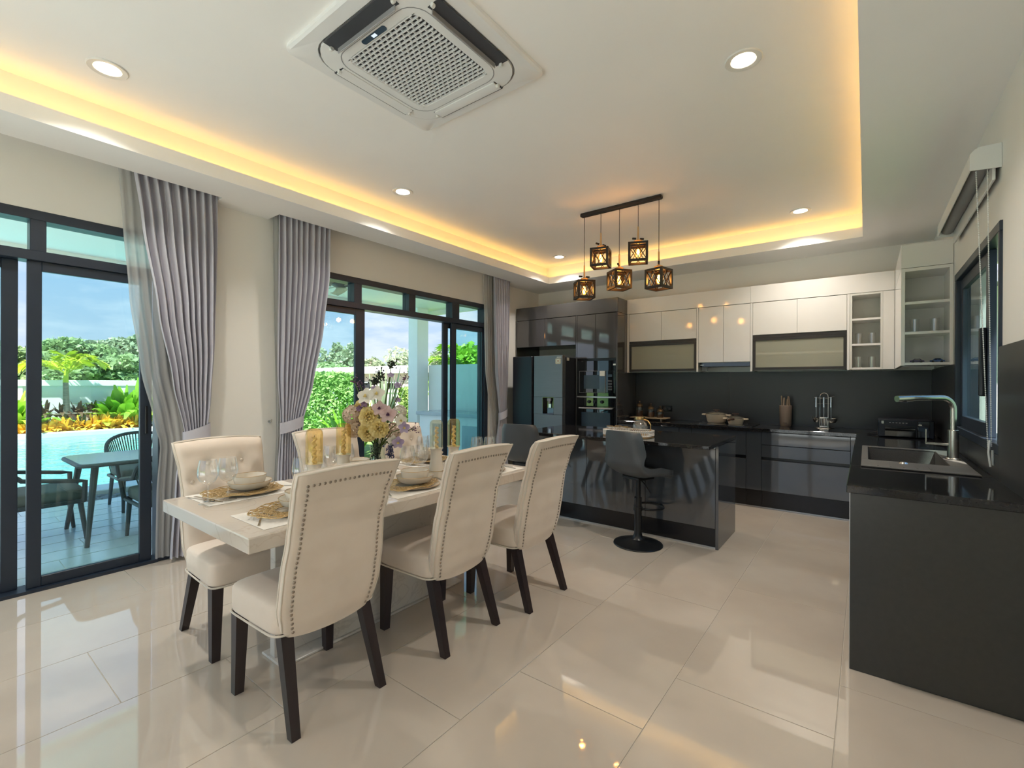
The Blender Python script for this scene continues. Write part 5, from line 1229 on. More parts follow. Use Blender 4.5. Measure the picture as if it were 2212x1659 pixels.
def make_chair():
    t = thing('dining_chair', 'x', 'chair', (0, 0, 0), 0, group='beige velvet dining chairs')
    m = cushion(0.232, 0.200, 0.066, taper=lambda q: 1.0 - 0.05 * (0.5 - 0.5 * q), crown=0.018)
    st = part(t, 'seat', MB().merge(m, Matrix.Translation((0, 0.052, 0.402))), 'velvet', 60)
    pl = []
    for i in range(44):
        th = 2 * math.pi * i / 44; y = 0.200 * sq(math.sin(th), 0.22); pl.append((0.2335 * sq(math.cos(th), 0.22) * (1.0 - 0.05 * (0.5 - 0.5 * y / 0.200)), 0.052 + y * 1.005, 0.348))
    part(st, 'seat_piping', MB().tube(pl, 0.0042, 6, closed=True), 'velvet_piping', 60)
    bk = part(t, 'backrest', MB().sheet(lambda u, v: back_pt(u, v, 1), lambda u, v: Vector(back_pt(u, v, 0)) - Vector(back_pt(u, v, 1)), 44, 44), 'velvet', 60)
    for face in (0, 1):
        ln = [back_pt(0.0, k / 22, face) for k in range(1, 23)] + [back_pt(k / 14, 1.0, face) for k in range(1, 14)] + [back_pt(1.0, k / 22, face) for k in range(22, 0, -1)]
        part(bk, 'back_piping', MB().tube(ln, 0.0038, 6), 'velvet_piping', 60)
    nl = MB()
    def nail(u, v):
        p = Vector(back_pt(u, v, 0)); nl.ball((p.x, p.y - 0.001, p.z), 0.0062, 8, 5, (1, 0.55, 1))
    for k in range(31):
        for u in (0.085, 0.915): nail(u, 0.035 + 0.865 * k / 30)
    for k in range(19): nail(0.085 + 0.83 * k / 18, 0.925)
    part(bk, 'nailhead_trim', nl, 'nail_metal', 60, kind='stuff')
    for bx, bz in BTN:
        z = (bz - 0.335) / 0.64; u = 0.5 + 0.5 * bx / pw(BKW, bz); p = back_pt(u, z, 1)
        part(bk, 'tuft_button', MB().ball((p[0], p[1] + 0.001, p[2]), 0.010, 10, 6, (1, 0.55, 1)), 'velvet', 60)
    def leg(p0, p1, a0, a1):
        m = MB(); n = 5; vs = []; F = []
        for k in range(n + 1):
            f = k / n; q = Vector(p0).lerp(Vector(p1), f); h = lerp(a0, a1, f) / 2
            vs += [(q.x - h, q.y - h, q.z), (q.x + h, q.y - h, q.z), (q.x + h, q.y + h, q.z), (q.x - h, q.y + h, q.z)]
        for k in range(n):
            for i in range(4): F.append((k * 4 + i, k * 4 + (i + 1) % 4, k * 4 + 4 + (i + 1) % 4, k * 4 + 4 + i))
        F += [(3, 2, 1, 0), tuple(n * 4 + i for i in range(4))]
        return m.add(vs, F)
    for s in (-1, 1):
        part(t, 'leg', leg((s * 0.198, 0.205, 0.345), (s * 0.205, 0.212, 0.0005), 0.050, 0.036), 'espresso', 0)
        part(t, 'leg', leg((s * 0.172, -0.112, 0.352), (s * 0.190, -0.225, 0.0005), 0.048, 0.034), 'espresso', 0)
    return t
ch = make_chair()
CH = [(-1.880, 1.055, 90, 'beige velvet dining chair nearest the camera, its studded back facing us'),
      (-1.810, 1.752, 90, 'beige velvet dining chair with studded back, middle of the near row'),
      (-1.742, 2.345, 90, 'beige velvet dining chair with studded back, nearest the kitchen island'),
      (-2.625, 1.085, -90, 'beige velvet dining chair with tufted front, across the table by the pier curtains'),
      (-2.625, 1.735, -90, 'beige velvet dining chair behind the amber candle holders'),
      (-2.625, 2.330, -90, 'beige velvet dining chair hidden mostly behind the flowers')]
for i, (x, y, a, lb) in enumerate(CH):
    if i == 0: ch.location = (x, y, 0); ch.rotation_euler = (0, 0, R(a)); ch['label'] = lb
    else: dup(ch, (x, y, 0), R(a), lb)

# ================================================================== PLACE SETTINGS
SET = [(-1.945, 1.055, 1, 'the near-side setting closest to the camera'), (-1.925, 1.665, 1, 'the middle setting on the near side'), (-1.925, 2.235, 1, 'the near-side setting closest to the island'),
       (-2.475, 1.060, -1, 'the window-side setting at the left end'), (-2.475, 1.680, -1, 'the middle setting on the window side'), (-2.475, 2.270, -1, 'the window-side setting closest to the kitchen')]
# shared meshes
lace = MB(); rl = random.Random(5); ringp = []
for k in range(1, 10):
    row = []; n = 34
    for i in range(n):
        a = 2 * math.pi * (i + 0.5 * (k % 2)) / n + rl.uniform(-0.05, 0.05); r = k / 9 + rl.uniform(-0.025, 0.025)
        lobe = 1 + 0.05 * math.cos(6 * a)
        row.append((0.132 * r * lobe * math.cos(a), 0.182 * r * lobe * math.sin(a), 0.0155 + 0.008 * max(0, r - 0.75) * 4 * rl.random()))
    ringp.append(row)
for k in range(3, 9):
    for i in range(34):
        a = ringp[k][i]
        lace.tube([a, ringp[k][(i + 1) % 34]], 0.0021, 4, caps=False)
        if k < 8:
            lace.tube([a, ringp[k + 1][i]], 0.0021, 4, caps=False)
            if i % 2: lace.tube([a, ringp[k + 1][(i + 1) % 34]], 0.0021, 4, caps=False)
lace_m = lace.mesh('lace_doily', 'gold_lace', 0)
plate_m = MB().lathe([(0.0005, 0.003), (0.075, 0.003), (0.085, 0.007), (0.132, 0.013), (0.133, 0.011), (0.085, 0.0025), (0.075, 0.0005), (0.0005, 0.0005)], n=40)
bowl_m = MB().lathe([(0.0005, 0.018), (0.045, 0.018), (0.080, 0.034), (0.098, 0.058), (0.1005, 0.058), (0.086, 0.032), (0.050, 0.0155), (0.0005, 0.0155)], n=40)
small_m = MB().lathe([(0.0005, 0.040), (0.050, 0.040), (0.066, 0.055), (0.073, 0.086), (0.0755, 0.086), (0.069, 0.053), (0.052, 0.0235), (0.0005, 0.0235)], n=40)
def ring(r, z): return MB().tube([(r * math.cos(2 * math.pi * k / 40), r * math.sin(2 * math.pi * k / 40), z) for k in range(40)], 0.0013, 5, closed=True)
pm, bm_, sm = plate_m.mesh('plate', 'ceramic_cream', 50), bowl_m.mesh('bowl', 'ceramic_cream', 50), small_m.mesh('bowl', 'ceramic_cream', 50)
pr_, br_, sr_ = ring(0.1325, 0.0132).mesh('rim', 'gold', 60), ring(0.0993, 0.0585).mesh('rim', 'gold', 60), ring(0.0743, 0.0865).mesh('rim', 'gold', 60)
mat_m = MB().box(-0.150, -0.235, 0.0004, 0.150, 0.235, 0.0022, 0.0008).mesh('placemat', 'linen_white', 0)
def flatware(kind):
    m = MB()
    if kind == 'fork':
        m.prism([(-0.0045, -0.09), (0.0045, -0.09), (0.003, -0.02), (0.004, 0.02), (0.011, 0.04), (0.012, 0.058), (-0.012, 0.058), (-0.011, 0.04), (-0.004, 0.02), (-0.003, -0.02)], 'z', 0.0025, 0.0045)
        for k in range(4): m.box(-0.0118 + k * 0.0069, 0.057, 0.0025, -0.0088 + k * 0.0069, 0.10, 0.0043)
    elif kind == 'knife':
        m.prism([(-0.006, -0.11), (0.006, -0.11), (0.006, 0.0), (0.010, 0.01), (0.010, 0.09), (0.0, 0.115), (-0.004, 0.11), (-0.004, 0.0)], 'z', 0.0025, 0.0048)
    else:
        m.prism([(-0.0045, -0.09), (0.0045, -0.09), (0.003, -0.02), (0.0035, 0.04), (-0.0035, 0.04), (-0.003, -0.02)], 'z', 0.0025, 0.0045)
        m.ball((0, 0.068, 0.0065), 0.02, 12, 7, (1, 1.55, 0.18))
    return m.mesh(kind, 'steel', 40)
fm, km, spm = flatware('fork'), flatware('knife'), flatware('spoon')
def put(name, data, loc, label, cat, group, rz=0.0):
    o = bpy.data.objects.new(name, data); COL.objects.link(o); o.location = loc; o.rotation_euler = (0, 0, rz)
    return tag(o, label, cat, group)
for x, y, s, w in SET:
    put('placemat', mat_m, (x, y, TZ), f'white linen placemat at {w}', 'placemat', 'white placemats')
    for nm, base, rim, cat, lb, g in (('dinner_plate', pm, pr_, 'plate', 'cream gold-rimmed plate', 'cream plates'), ('pasta_bowl', bm_, br_, 'bowl', 'wide cream lower bowl', 'wide cream bowls'), ('cereal_bowl', sm, sr_, 'bowl', 'small cream upper bowl', 'small cream bowls')):
        dz = {'dinner_plate': 0.0024, 'pasta_bowl': 0.0026, 'cereal_bowl': 0.0028}[nm]
        o = put(nm, base, (x, y, TZ + dz), f'{lb} at {w}', cat, g)
        part(o, 'gold_rim', None, None, data=rim)
    put('lace_doily', lace_m, (x - 0.012 * s, y - 0.035, TZ + 0.0026), f'gold openwork doily at {w}', 'doily', 'gold lace doilies', R(8 * s)).__setitem__('kind', 'thing')
    # fork at the diner's left, knife and spoon at the right
    put('fork', fm, (x + 0.01, y - 0.185 * s, TZ), f'steel fork at {w}', 'fork', 'table forks', R(62) if s > 0 else R(-50))
    put('table_knife', km, (x + 0.01, y + 0.190 * s, TZ), f'steel knife at {w}', 'knife', 'table knives', R(80) if s > 0 else R(-80))
    put('dessert_spoon', spm, (x - 0.02, y + 0.215 * s, TZ), f'steel spoon at {w}', 'spoon', 'table spoons', R(84) if s > 0 else R(-76))
for o in bpy.data.objects:
    if o.name.startswith('lace_doily') and 'kind' in o: del o['kind']
# stemware
def wine_glass(h=0.20, r=0.043):
    return MB().lathe([(0.0005, 0.0045), (0.010, 0.005), (0.034, 0.0025), (0.036, 0.0008), (0.0005, 0.0006)], n=26), \
           MB().lathe([(0.010, 0.005), (0.0045, 0.012), (0.0036, 0.04), (0.0038, h * 0.40), (0.008, h * 0.435)], n=12), \
           MB().lathe([(0.003, h * 0.425), (0.016, h * 0.445), (0.032, h * 0.52), (r * 0.98, h * 0.63), (r, h * 0.70), (r * 0.94, h * 0.84), (r * 0.78, h), (r * 0.765, h), (r * 0.92, h * 0.84), (r * 0.975, h * 0.70), (r * 0.95, h * 0.63), (0.030, h * 0.53), (0.0005, h * 0.452)], n=26)
fo, ste, bo = wine_glass()
wg = thing('wine_glass', 'x', 'glass', (0, 0, 0), group='stemmed wine glasses')
part(wg, 'foot', fo, 'stemware', 50); part(wg, 'stem', ste, 'stemware', 60); part(wg, 'bowl', bo, 'stemware', 50)
GL = [(-2.391, 0.843, 'wine glass at the left end of the table, the one nearer the edge'), (-2.388, 0.925, 'second wine glass from the left end, beside the stacked bowls'),
      (-2.130, 1.144, 'wine glass just behind the nearest chair back, the left of two'), (-2.130, 1.229, 'wine glass just behind the nearest chair back, the right of two'),
      (-2.400, 1.460, 'wine glass between the two amber candle holders'), (-2.400, 1.560, 'wine glass partly hidden behind the right amber candle holder'),
      (-2.070, 1.735, 'wine glass before the clear candle holder, the left of two'), (-2.045, 1.812, 'wine glass before the clear candle holder, the right of two'),
      (-2.350, 2.100, 'wine glass between the clear and golden candle holders, the left one'), (-2.350, 2.185, 'wine glass between the clear and golden candle holders, the right one'),
      (-2.045, 2.300, 'wine glass above the middle chair back, the left of two'), (-1.985, 2.362, 'wine glass above the middle chair back, the right of two')]
for i, (x, y, lb) in enumerate(GL):
    if i == 0: wg.location = (x, y, TZ + 0.0005); wg['label'] = lb
    else: dup(wg, (x, y, TZ + 0.0025 if i in (1,) else TZ + 0.0005), 0, lb)
# candle holders: waisted white base, glass dome, twisted candle
def holder(x, y, glass, lb):
    t = thing('candle_holder', lb, 'candle holder', (x, y, TZ), group='glass-domed candle holders')
    part(t, 'base', MB().lathe([(0.0005, 0.0005), (0.044, 0.001), (0.046, 0.010), (0.042, 0.055), (0.034, 0.110), (0.031, 0.150), (0.036, 0.168), (0.041, 0.172), (0.0005, 0.172)], n=28), 'ceramic_cream', 50)
    part(t, 'gold_band', MB().tube([(0.0442 * math.cos(2 * math.pi * k / 30), 0.0442 * math.sin(2 * math.pi * k / 30), 0.040) for k in range(30)], 0.0015, 5, closed=True), 'gold')
    part(t, 'dome', MB().lathe([(0.0385, 0.1725), (0.0385, 0.310), (0.036, 0.326), (0.028, 0.336), (0.020, 0.338), (0.018, 0.336), (0.026, 0.334), (0.034, 0.324), (0.0365, 0.310), (0.0365, 0.1725)], n=28), glass, 50)
    def tw(u, v):
        a = 2 * math.pi * u; r = 0.0085 * (1 + 0.28 * math.cos(2 * (a - v * 14))); return (r * math.cos(a) + 0.004 * math.sin(v * 28), r * math.sin(a) + 0.004 * math.cos(v * 28), 0.1725 + 0.125 * v)
    c = part(t, 'candle', MB().grid(tw, 16, 40), 'candle', 60)
    part(c, 'wick', MB().tube([(0, 0, 0.295), (0.002, 0, 0.306)], 0.001, 5), 'plinth_black')
holder(-2.08, 1.180, 'glass_amber', 'amber glass candle holder at the left of the flowers, farther out')
holder(-2.235, 1.435, 'glass_amber', 'amber glass candle holder just left of the vase')
holder(-2.02, 1.910, 'glass_champagne', 'clear glass candle holder just right of the flowers')
holder(-2.00, 2.035, 'glass_amber', 'golden glass candle holder farthest to the right')

# ================================================================== FLOWERS
BX, BY = -2.14, 1.585
t = thing('flower_vase', 'bulbous clear glass vase holding the bouquet', 'vase', (BX, BY, TZ))
part(t, 'vessel', MB().lathe([(0.0005, 0.003), (0.038, 0.002), (0.056, 0.022), (0.064, 0.06), (0.058, 0.105), (0.042, 0.145), (0.036, 0.175), (0.044, 0.215), (0.042, 0.215), (0.034, 0.175), (0.040, 0.145), (0.055, 0.105), (0.061, 0.06), (0.053, 0.024), (0.0005, 0.008)], n=30), 'vase_glass', 60)
part(t, 'water', MB().lathe([(0.0005, 0.009), (0.050, 0.025), (0.058, 0.06), (0.053, 0.10), (0.0005, 0.10)], n=24), 'vase_glass', 60)
CX, SX_ = math.cos(CAM_YAW), math.sin(CAM_YAW)
def spot(px, py, d=0.0):
    """3D bloom position from its measured direction and distance (m) along the line of sight"""
    Fw = 2.56 + d; lat = (px - 1106) / 1001.84 * Fw
    return Vector((lat * CX - Fw * SX_, lat * SX_ + Fw * CX, 1.3 + (828.5 - py) / 1001.84 * Fw))
def petal(m, M, w, l, curl, cup=0.3, nu=4, nv=5, tip=1.0):
    def fn(u, v):
        s = 2 * u - 1; wd = w * math.sin(math.pi * (0.12 + 0.80 * v)) ** 0.8
        return tuple(M @ Vector((s * wd, l * v, curl * v * v + cup * w * s * s)))
    m.grid(fn, nu, nv)
def face_mat(p, ax):
    """frame at p whose Z axis points along ax"""
    q = Vector(ax).normalized().to_track_quat('Z', 'Y'); return Matrix.Translation(p) @ q.to_matrix().to_4x4()
def rose(r, seed):
    m = MB(); rr = random.Random(seed)
    for ringi, (n, rad, open_) in enumerate(((3, 0.10, 104), (4, 0.24, 94), (5, 0.42, 80), (6, 0.62, 60), (7, 0.85, 34))):
        for k in range(n):
            a = 2 * math.pi * (k + 0.5 * ringi) / n + rr.uniform(-.15, .15)
            M = Matrix.Rotation(a, 4, 'Z') @ Matrix.Translation((0, r * rad * 0.42, -r * 0.25)) @ Matrix.Rotation(R(open_), 4, 'X')
            petal(m, M, r * (0.32 + 0.075 * ringi), r * (0.62 + 0.03 * ringi), -r * 0.13 * ringi * 0.6, -0.35)
    return m
def orchid(r):
    m = MB()
    for k, (w, l) in enumerate(((0.5, 1.0), (0.62, 0.95), (0.42, 0.95), (0.42, 0.95), (0.62, 0.95))):
        petal(m, Matrix.Rotation(2 * math.pi * k / 5, 4, 'Z') @ Matrix.Rotation(R(12), 4, 'X'), r * w * 0.8, r * l, -r * 0.12, 0.12)
    return m
def lip(r):
    m = MB()
    for k in range(3): petal(m, Matrix.Rotation(2.1 * k, 4, 'Z') @ Matrix.Rotation(R(50), 4, 'X'), r * 0.13, r * 0.34, 0.0, 0.2)
    return m
def hydrangea(r, seed, dens=46):
    m = MB(); rr = random.Random(seed)
    for k in range(dens):
        z = 1 - 1.55 * (k + 0.5) / dens; a = k * 2.39996; q = math.sqrt(max(0, 1 - z * z)); n = Vector((q * math.cos(a), q * math.sin(a), z)) * rr.uniform(0.88, 1.05)
        M = face_mat(n * r, n) @ Matrix.Rotation(rr.uniform(0, 3), 4, 'Z')
        for j in range(4): petal(m, M @ Matrix.Rotation(j * math.pi / 2, 4, 'Z') @ Matrix.Rotation(R(10), 4, 'X'), r * 0.15, r * 0.36, 0.0, 0.15, 2, 2)
    return m
def berries(r, n, seed, br=0.0045, drop=0.0):
    m = MB(); rr = random.Random(seed)
    for k in range(n):
        p = Vector((rr.gauss(0, .42), rr.gauss(0, .42), rr.gauss(0, .42))) * r
        if drop: p = Vector((rr.gauss(0, .28) * r, rr.gauss(0, .28) * r, -drop * rr.random()))
        m.ball(p, br * rr.uniform(0.7, 1.2), 6, 4); m.tube([p, p * 0.6 + Vector((0, 0, -0.3 * r if not drop else 0.012))], 0.0009, 3, caps=False)
    return m
MOUTH = Vector((BX, BY, TZ + 0.20))
VIEW = Vector((SX_, -CX, 0.0))
def flower(name, label, cat, px, py, d, bloom, mat, up=0.25, extra=None, stem=True, out=None, grp='flowers of the bouquet'):
    p = spot(px, py, d); ax = out or (VIEW * 0.9 + (p - Vector((BX, BY, 1.14))) * 3.2 + Vector((0, 0, up)))
    t = thing(name, label, cat, p, group=grp)
    Mz = face_mat((0, 0, 0), ax)
    b = part(t, 'bloom', MB().merge(bloom, Mz), mat, 70)
    if extra: part(b, 'heart', MB().merge(extra[0], Mz), extra[1], 70)
    if stem:
        q = MOUTH + Vector(((p.x - BX) * 0.10, (p.y - BY) * 0.10, 0)) - p; e = q + Vector((-(p.x - BX) * 0.22, -(p.y - BY) * 0.22, -0.15))
        part(t, 'stem', MB().tube([(0, 0, 0), tuple(q * 0.5 + Vector((0, 0, 0.03))), tuple(q), tuple(e)], 0.0026, 5), 'leaf_stem', 60)
    return t
for px, py, d, s, lb in ((794, 900, -0.075, 1, 'yellow rose in the middle left of the bouquet'), (818, 927, -0.085, 2, 'yellow rose at the lower centre of the bouquet'), (792, 936, -0.06, 3, 'yellow rose at the lower left of the bouquet'), (777, 882, 0.02, 9, 'pale yellow rose at the upper left edge of the bouquet')):
    flower('rose', lb, 'flower', px, py, d, rose(0.045, s), 'petal_yellow')
for px, py, r, m_, lb in ((790, 858, 0.050, 'petal_white', 'white orchid bloom at the top left of the bouquet'), (814, 853, 0.048, 'petal_white', 'white orchid bloom at the top of the bouquet'),
                       (820, 884, 0.044, 'petal_pink', 'deep pink orchid bloom in the centre of the bouquet'), (838, 897, 0.050, 'petal_pink', 'pale pink orchid bloom right of the centre of the bouquet'),
                       (866, 910, 0.036, 'petal_white', 'white orchid bloom at the right edge of the bouquet'), (850, 953, 0.034, 'petal_white', 'white and yellow bloom at the bottom right of the bouquet'),
                       (873, 925, 0.034, 'petal_violet', 'violet bloom at the far right of the bouquet'), (860, 957, 0.036, 'petal_violet', 'violet bloom hanging at the lower right of the bouquet')):
    flower('orchid', lb, 'flower', px, py, -0.07, orchid(r), m_, extra=(lip(r), 'petal_plum' if m_ == 'petal_pink' else 'petal_yellow'))
for px, py, r, m_, s, lb in ((762, 898, 0.050, 'petal_peach', 4, 'peach hydrangea head at the left of the bouquet'), (766, 926, 0.048, 'petal_peach', 5, 'peach hydrangea head at the lower left of the bouquet'), (849, 932, 0.042, 'petal_peach', 6, 'peach cluster at the lower right of the bouquet'), (862, 892, 0.040, 'petal_white', 7, 'cream hydrangea head at the right of the bouquet'), (800, 905, 0.060, 'petal_peach', 8, 'peach hydrangea deep inside the bouquet')):
    flower('hydrangea', lb, 'flower', px, py, 0.02 if s != 8 else 0.05, hydrangea(r, s), m_)
for px, py, r, lb in ((788, 873, 0.026, 'small plum blossom under the white orchid'), (776, 884, 0.020, 'small plum blossom at the upper left of the bouquet')):
    flower('plum_blossom', lb, 'flower', px, py, -0.05, orchid(r), 'petal_plum')
for px, py, n, r, lb in ((808, 824, 70, 0.036, 'dark flower head rising at the upper left of the bouquet'), (823, 812, 70, 0.036, 'dark flower head rising in the upper middle of the bouquet'), (846, 789, 60, 0.030, 'tallest dark flower head above the bouquet')):
    flower('dark_flower_head', lb, 'flower', px, py, 0.03, berries(r, n, px, 0.0042), 'leaf_dark', out=Vector((0, 0, 1)))
for px, py, r, lb in ((859, 834, 0.024, 'pale papery bloom on the tall right sprig'), (859, 865, 0.020, 'pale papery bloom on the middle right sprig'), (844, 812, 0.022, 'pale papery bloom high in the middle'), (808, 840, 0.020, 'pale papery bloom between the dark heads and orchids')):
    flower('paper_bloom', lb, 'flower', px, py, 0.01, orchid(r), 'petal_violet')
for px, py, lb, m_ in ((812, 958, 'dark berry spray hanging before the vase', 'leaf_dark'), (844, 962, 'blue berry spray hanging right of the vase', 'berry_blue')):
    flower('berry_spray', lb, 'flower', px, py, -0.07, berries(0.045, 80, px, 0.0042, drop=0.105), m_, out=Vector((0, 0, 1)))
for px, py, s, lb in ((778, 832, 3, 'thin flowering twig at the upper left of the bouquet'), (765, 823, 4, 'outermost thin twig at the upper left of the bouquet'), (875, 818, 5, 'thin twig reaching up to the right of the bouquet'), (895, 927, 6, 'dark leafy twig sticking out right of the bouquet')):
    flower('twig', lb, 'flower', px, py, 0.0, berries(0.028, 22, s, 0.0036), 'petal_plum', out=Vector((0, 0, 1)))

# ================================================================== TERRACE, POOL AND GARDEN
ZP = -0.03
def dirp(px):
    """horizontal direction of an image column"""
    l = (px - 1106) / 1001.84; return Vector((l * CX - SX_, l * SX_ + CX, 0))
def on_x(px, X): d = dirp(px); return X * d.y / d.x
# ground and terrace floor
solo('lawn', MB().box(-70, -60, -0.30, -17.6, 70, -0.16).box(-17.6, 4.9, -0.30, -4.3, 70, -0.16).box(-4.3, 6.3, -0.30, 30, 70, -0.16).box(0.8, -60, -0.30, 30, 6.3, -0.16).box(-17.6, -60, -0.30, 0.8, -12.5, -0.16), 'lawn', kind='structure', smooth=0)
solo('rear_bounce_paving', MB().box(-6.87, -12.0, -0.14, 2.5, YN - 0.2, ZP), 'coping', kind='structure', smooth=0)  # unseen pale paving added to bounce sunlight up into the room
tf = solo('terrace_floor', MB().box(-6.87, YN - 0.2, -0.14, XL - 0.16, 6.4, ZP - 0.004), 'grout', kind='structure', smooth=0)
pw_, pl_ = 0.252, 0.90
pt = MB().box(0.002, 0.002, -0.004, pw_ - 0.002, pl_ - 0.002, 0.0, 0.001).mesh('paver', 'patio_tile', 0)
for i in range(10):
    x = -6.865 + i * 0.2605; y = -2.0 + (0.0, 0.45, 0.2, 0.65)[i % 4]
    while y + pl_ < 6.4:
        o = part(tf, 'paver', None, None, data=pt); o.location = Vector((x, y, ZP)) - tf.location; y += pl_
# pebble strip
pb = MB(); rr = random.Random(3)
for k in range(420):
    x = rr.uniform(-7.18, -6.89); y = rr.uniform(-1.0, 4.6); s = rr.uniform(0.028, 0.055)
    pb.ball((x, y, -0.055 + rr.uniform(0, 0.012)), s, 7, 5, (rr.uniform(0.8, 1.2), rr.uniform(1.0, 1.6), 0.55), M4(rz=rr.uniform(0, 3)))
solo('pebble_strip', pb, 'pebble', 'dark river pebbles between the terrace and the pool', 'pebbles', kind='stuff', smooth=60)
solo('pebble_bed', MB().box(-7.20, -6.0, -0.20, -6.87, 4.8, -0.08), 'soil', kind='structure', smooth=0)
# pool
po = thing('swimming_pool', 'turquoise swimming pool with a white coping beyond the terrace', 'pool', (-11.6, -3.0, -0.16))
part(po, 'near_coping', MB().box(-7.60, -12, -0.20, -7.20, 4.6, 0.02, 0.01), 'coping', world=True)
part(po, 'far_coping', MB().box(-16.30, -12, -0.20, -15.95, 4.6, 0.03, 0.01), 'coping', world=True)
part(po, 'end_coping', MB().box(-15.95, 4.2, -0.20, -7.60, 4.6, 0.02, 0.01), 'coping', world=True)
part(po, 'water', MB().grid(lambda u, v: (lerp(-15.95, -7.60, u), lerp(-12, 4.2, v), -0.075), 8, 16), 'pool_water', world=True)
# planting bed and boundary wall
solo('planting_bed', MB().box(-17.6, -14, -0.20, -16.30, 9.4, 0.0), 'soil', kind='structure', smooth=0)
bw_ = thing('boundary_wall', 'white rendered boundary wall with posts behind the pool', 'wall', (-17.75, -2.0, 0))
part(bw_, 'wall_panel', MB().box(-17.85, -14, -0.1, -17.70, 9.4, 1.30), 'concrete_white', 0, world=True)
part(bw_, 'coping', MB().box(-17.92, -14, 1.18, -17.60, 9.4, 1.345, 0.01), 'concrete_white', world=True)
for px in (262, 30, 330):
    y = on_x(px, -17.6); part(bw_, 'post', MB().box(-17.88, y - 0.16, -0.1, -17.62, y + 0.16, 1.185), 'concrete_white', 0, world=True)

def blades(n, l, w, spread, seed, base=0.04, droop=0.5, up=0.5):
    """rosette of arching blade leaves from the origin"""
    m = MB(); r = random.Random(seed)
    for k in range(n):
        a = 2 * math.pi * k / n * 2.4 + r.uniform(-.3, .3); ll = l * r.uniform(0.7, 1.1); el = R(r.uniform(90 - spread, 88)); ww = w * r.uniform(0.8, 1.15)
        ca, sa = math.cos(a), math.sin(a); b = (ca * base * r.random(), sa * base * r.random())
        def fn(u, v, ca=ca, sa=sa, ll=ll, el=el, ww=ww, b=b):
            s = (2 * u - 1) * ww * math.sin(math.pi * (0.06 + 0.9 * v)) ** 0.7
            h = ll * v * math.cos(el) * up * 2; z = ll * (math.sin(el) * v - droop * v * v * v * math.cos(el) * 1.4)
            return (b[0] + ca * h - sa * s, b[1] + sa * h + ca * s, z + 0.08 * abs(2 * u - 1) * ww)
        m.grid(fn, 2, 6)
    return m
def plant(name, label, cat, loc, leaves, mat, stem_h=0.0, stem_r=0.01, grp=None, nst=1):
    t = thing(name, label, cat, loc, group=grp)
    part(t, 'foliage', MB().merge(leaves, Matrix.Translation((0, 0, stem_h * 0.8))), mat, 70)
    if stem_h: part(t, 'stem', MB().tube([(0, 0, 0), (0.02, 0.01, stem_h * 0.5), (0, 0, stem_h)], stem_r, 6), 'trunk')
    return t
# bromeliads along the coping
rb = random.Random(21)
names = ['first', 'second', 'third', 'fourth', 'fifth', 'sixth', 'seventh', 'eighth', 'ninth', 'tenth', 'eleventh', 'twelfth', 'thirteenth', 'fourteenth']
for k, px in enumerate((50, 96, 110, 122, 136, 152, 170, 192, 206, 222, 238, 255, 272, 290)):
    X = -16.55 - 0.25 * rb.random(); big = px > 200
    plant('bromeliad', f'yellow-orange bromeliad, {names[k]} from the left along the pool edge', 'plant', (X, on_x(px, X), 0.0), blades(26, 0.50 if big else 0.40, 0.055, 75, k + 3, 0.06, 0.5), 'leaf_yellow', grp='bromeliads by the pool')
    if big: plant('bromeliad', f'yellow bromeliad behind the {names[k]} one from the left by the pool', 'plant', (X - 0.35, on_x(px + 9, X - 0.35), 0.12), blades(22, 0.46, 0.05, 75, k + 40, 0.06, 0.5), 'leaf_yellow', grp='bromeliads by the pool')
for k, (px, lb) in enumerate(((97, 'red-leaved cordyline at the left, half behind the door stile'), (133, 'red-leaved cordyline just left of the young palm'), (168, 'red-leaved cordyline just right of the young palm'), (197, 'red-leaved cordyline beside the bright green clump'))):
    X = -17.05; plant('cordyline', lb, 'plant', (X, on_x(px, X), 0.0), blades(26, 0.46, 0.045, 70, k + 60, 0.05, 0.6), 'leaf_red', 0.48, 0.018, 'cordylines by the wall')
for k, (px, s, lb) in enumerate(((228, 0.75, 'leafy green heliconia clump behind the bromeliads, its low left part'), (252, 1.15, 'tall bright green heliconia clump in the middle'), (280, 1.25, 'tall bright green heliconia clump beside the door stile'), (305, 1.3, 'tall bright green heliconia clump behind the door frame'), (46, 1.0, 'bright green heliconia clump between the two door stiles'), (0, 1.1, 'bright green heliconia clump at the left image edge'))):
    X = -17.1; plant('heliconia', lb, 'plant', (X, on_x(px, X), 0.0), blades(34, 1.05 * s, 0.105, 48, k + 80, 0.25, 0.5, 0.6), 'leaf_bright', grp='heliconias by the wall')
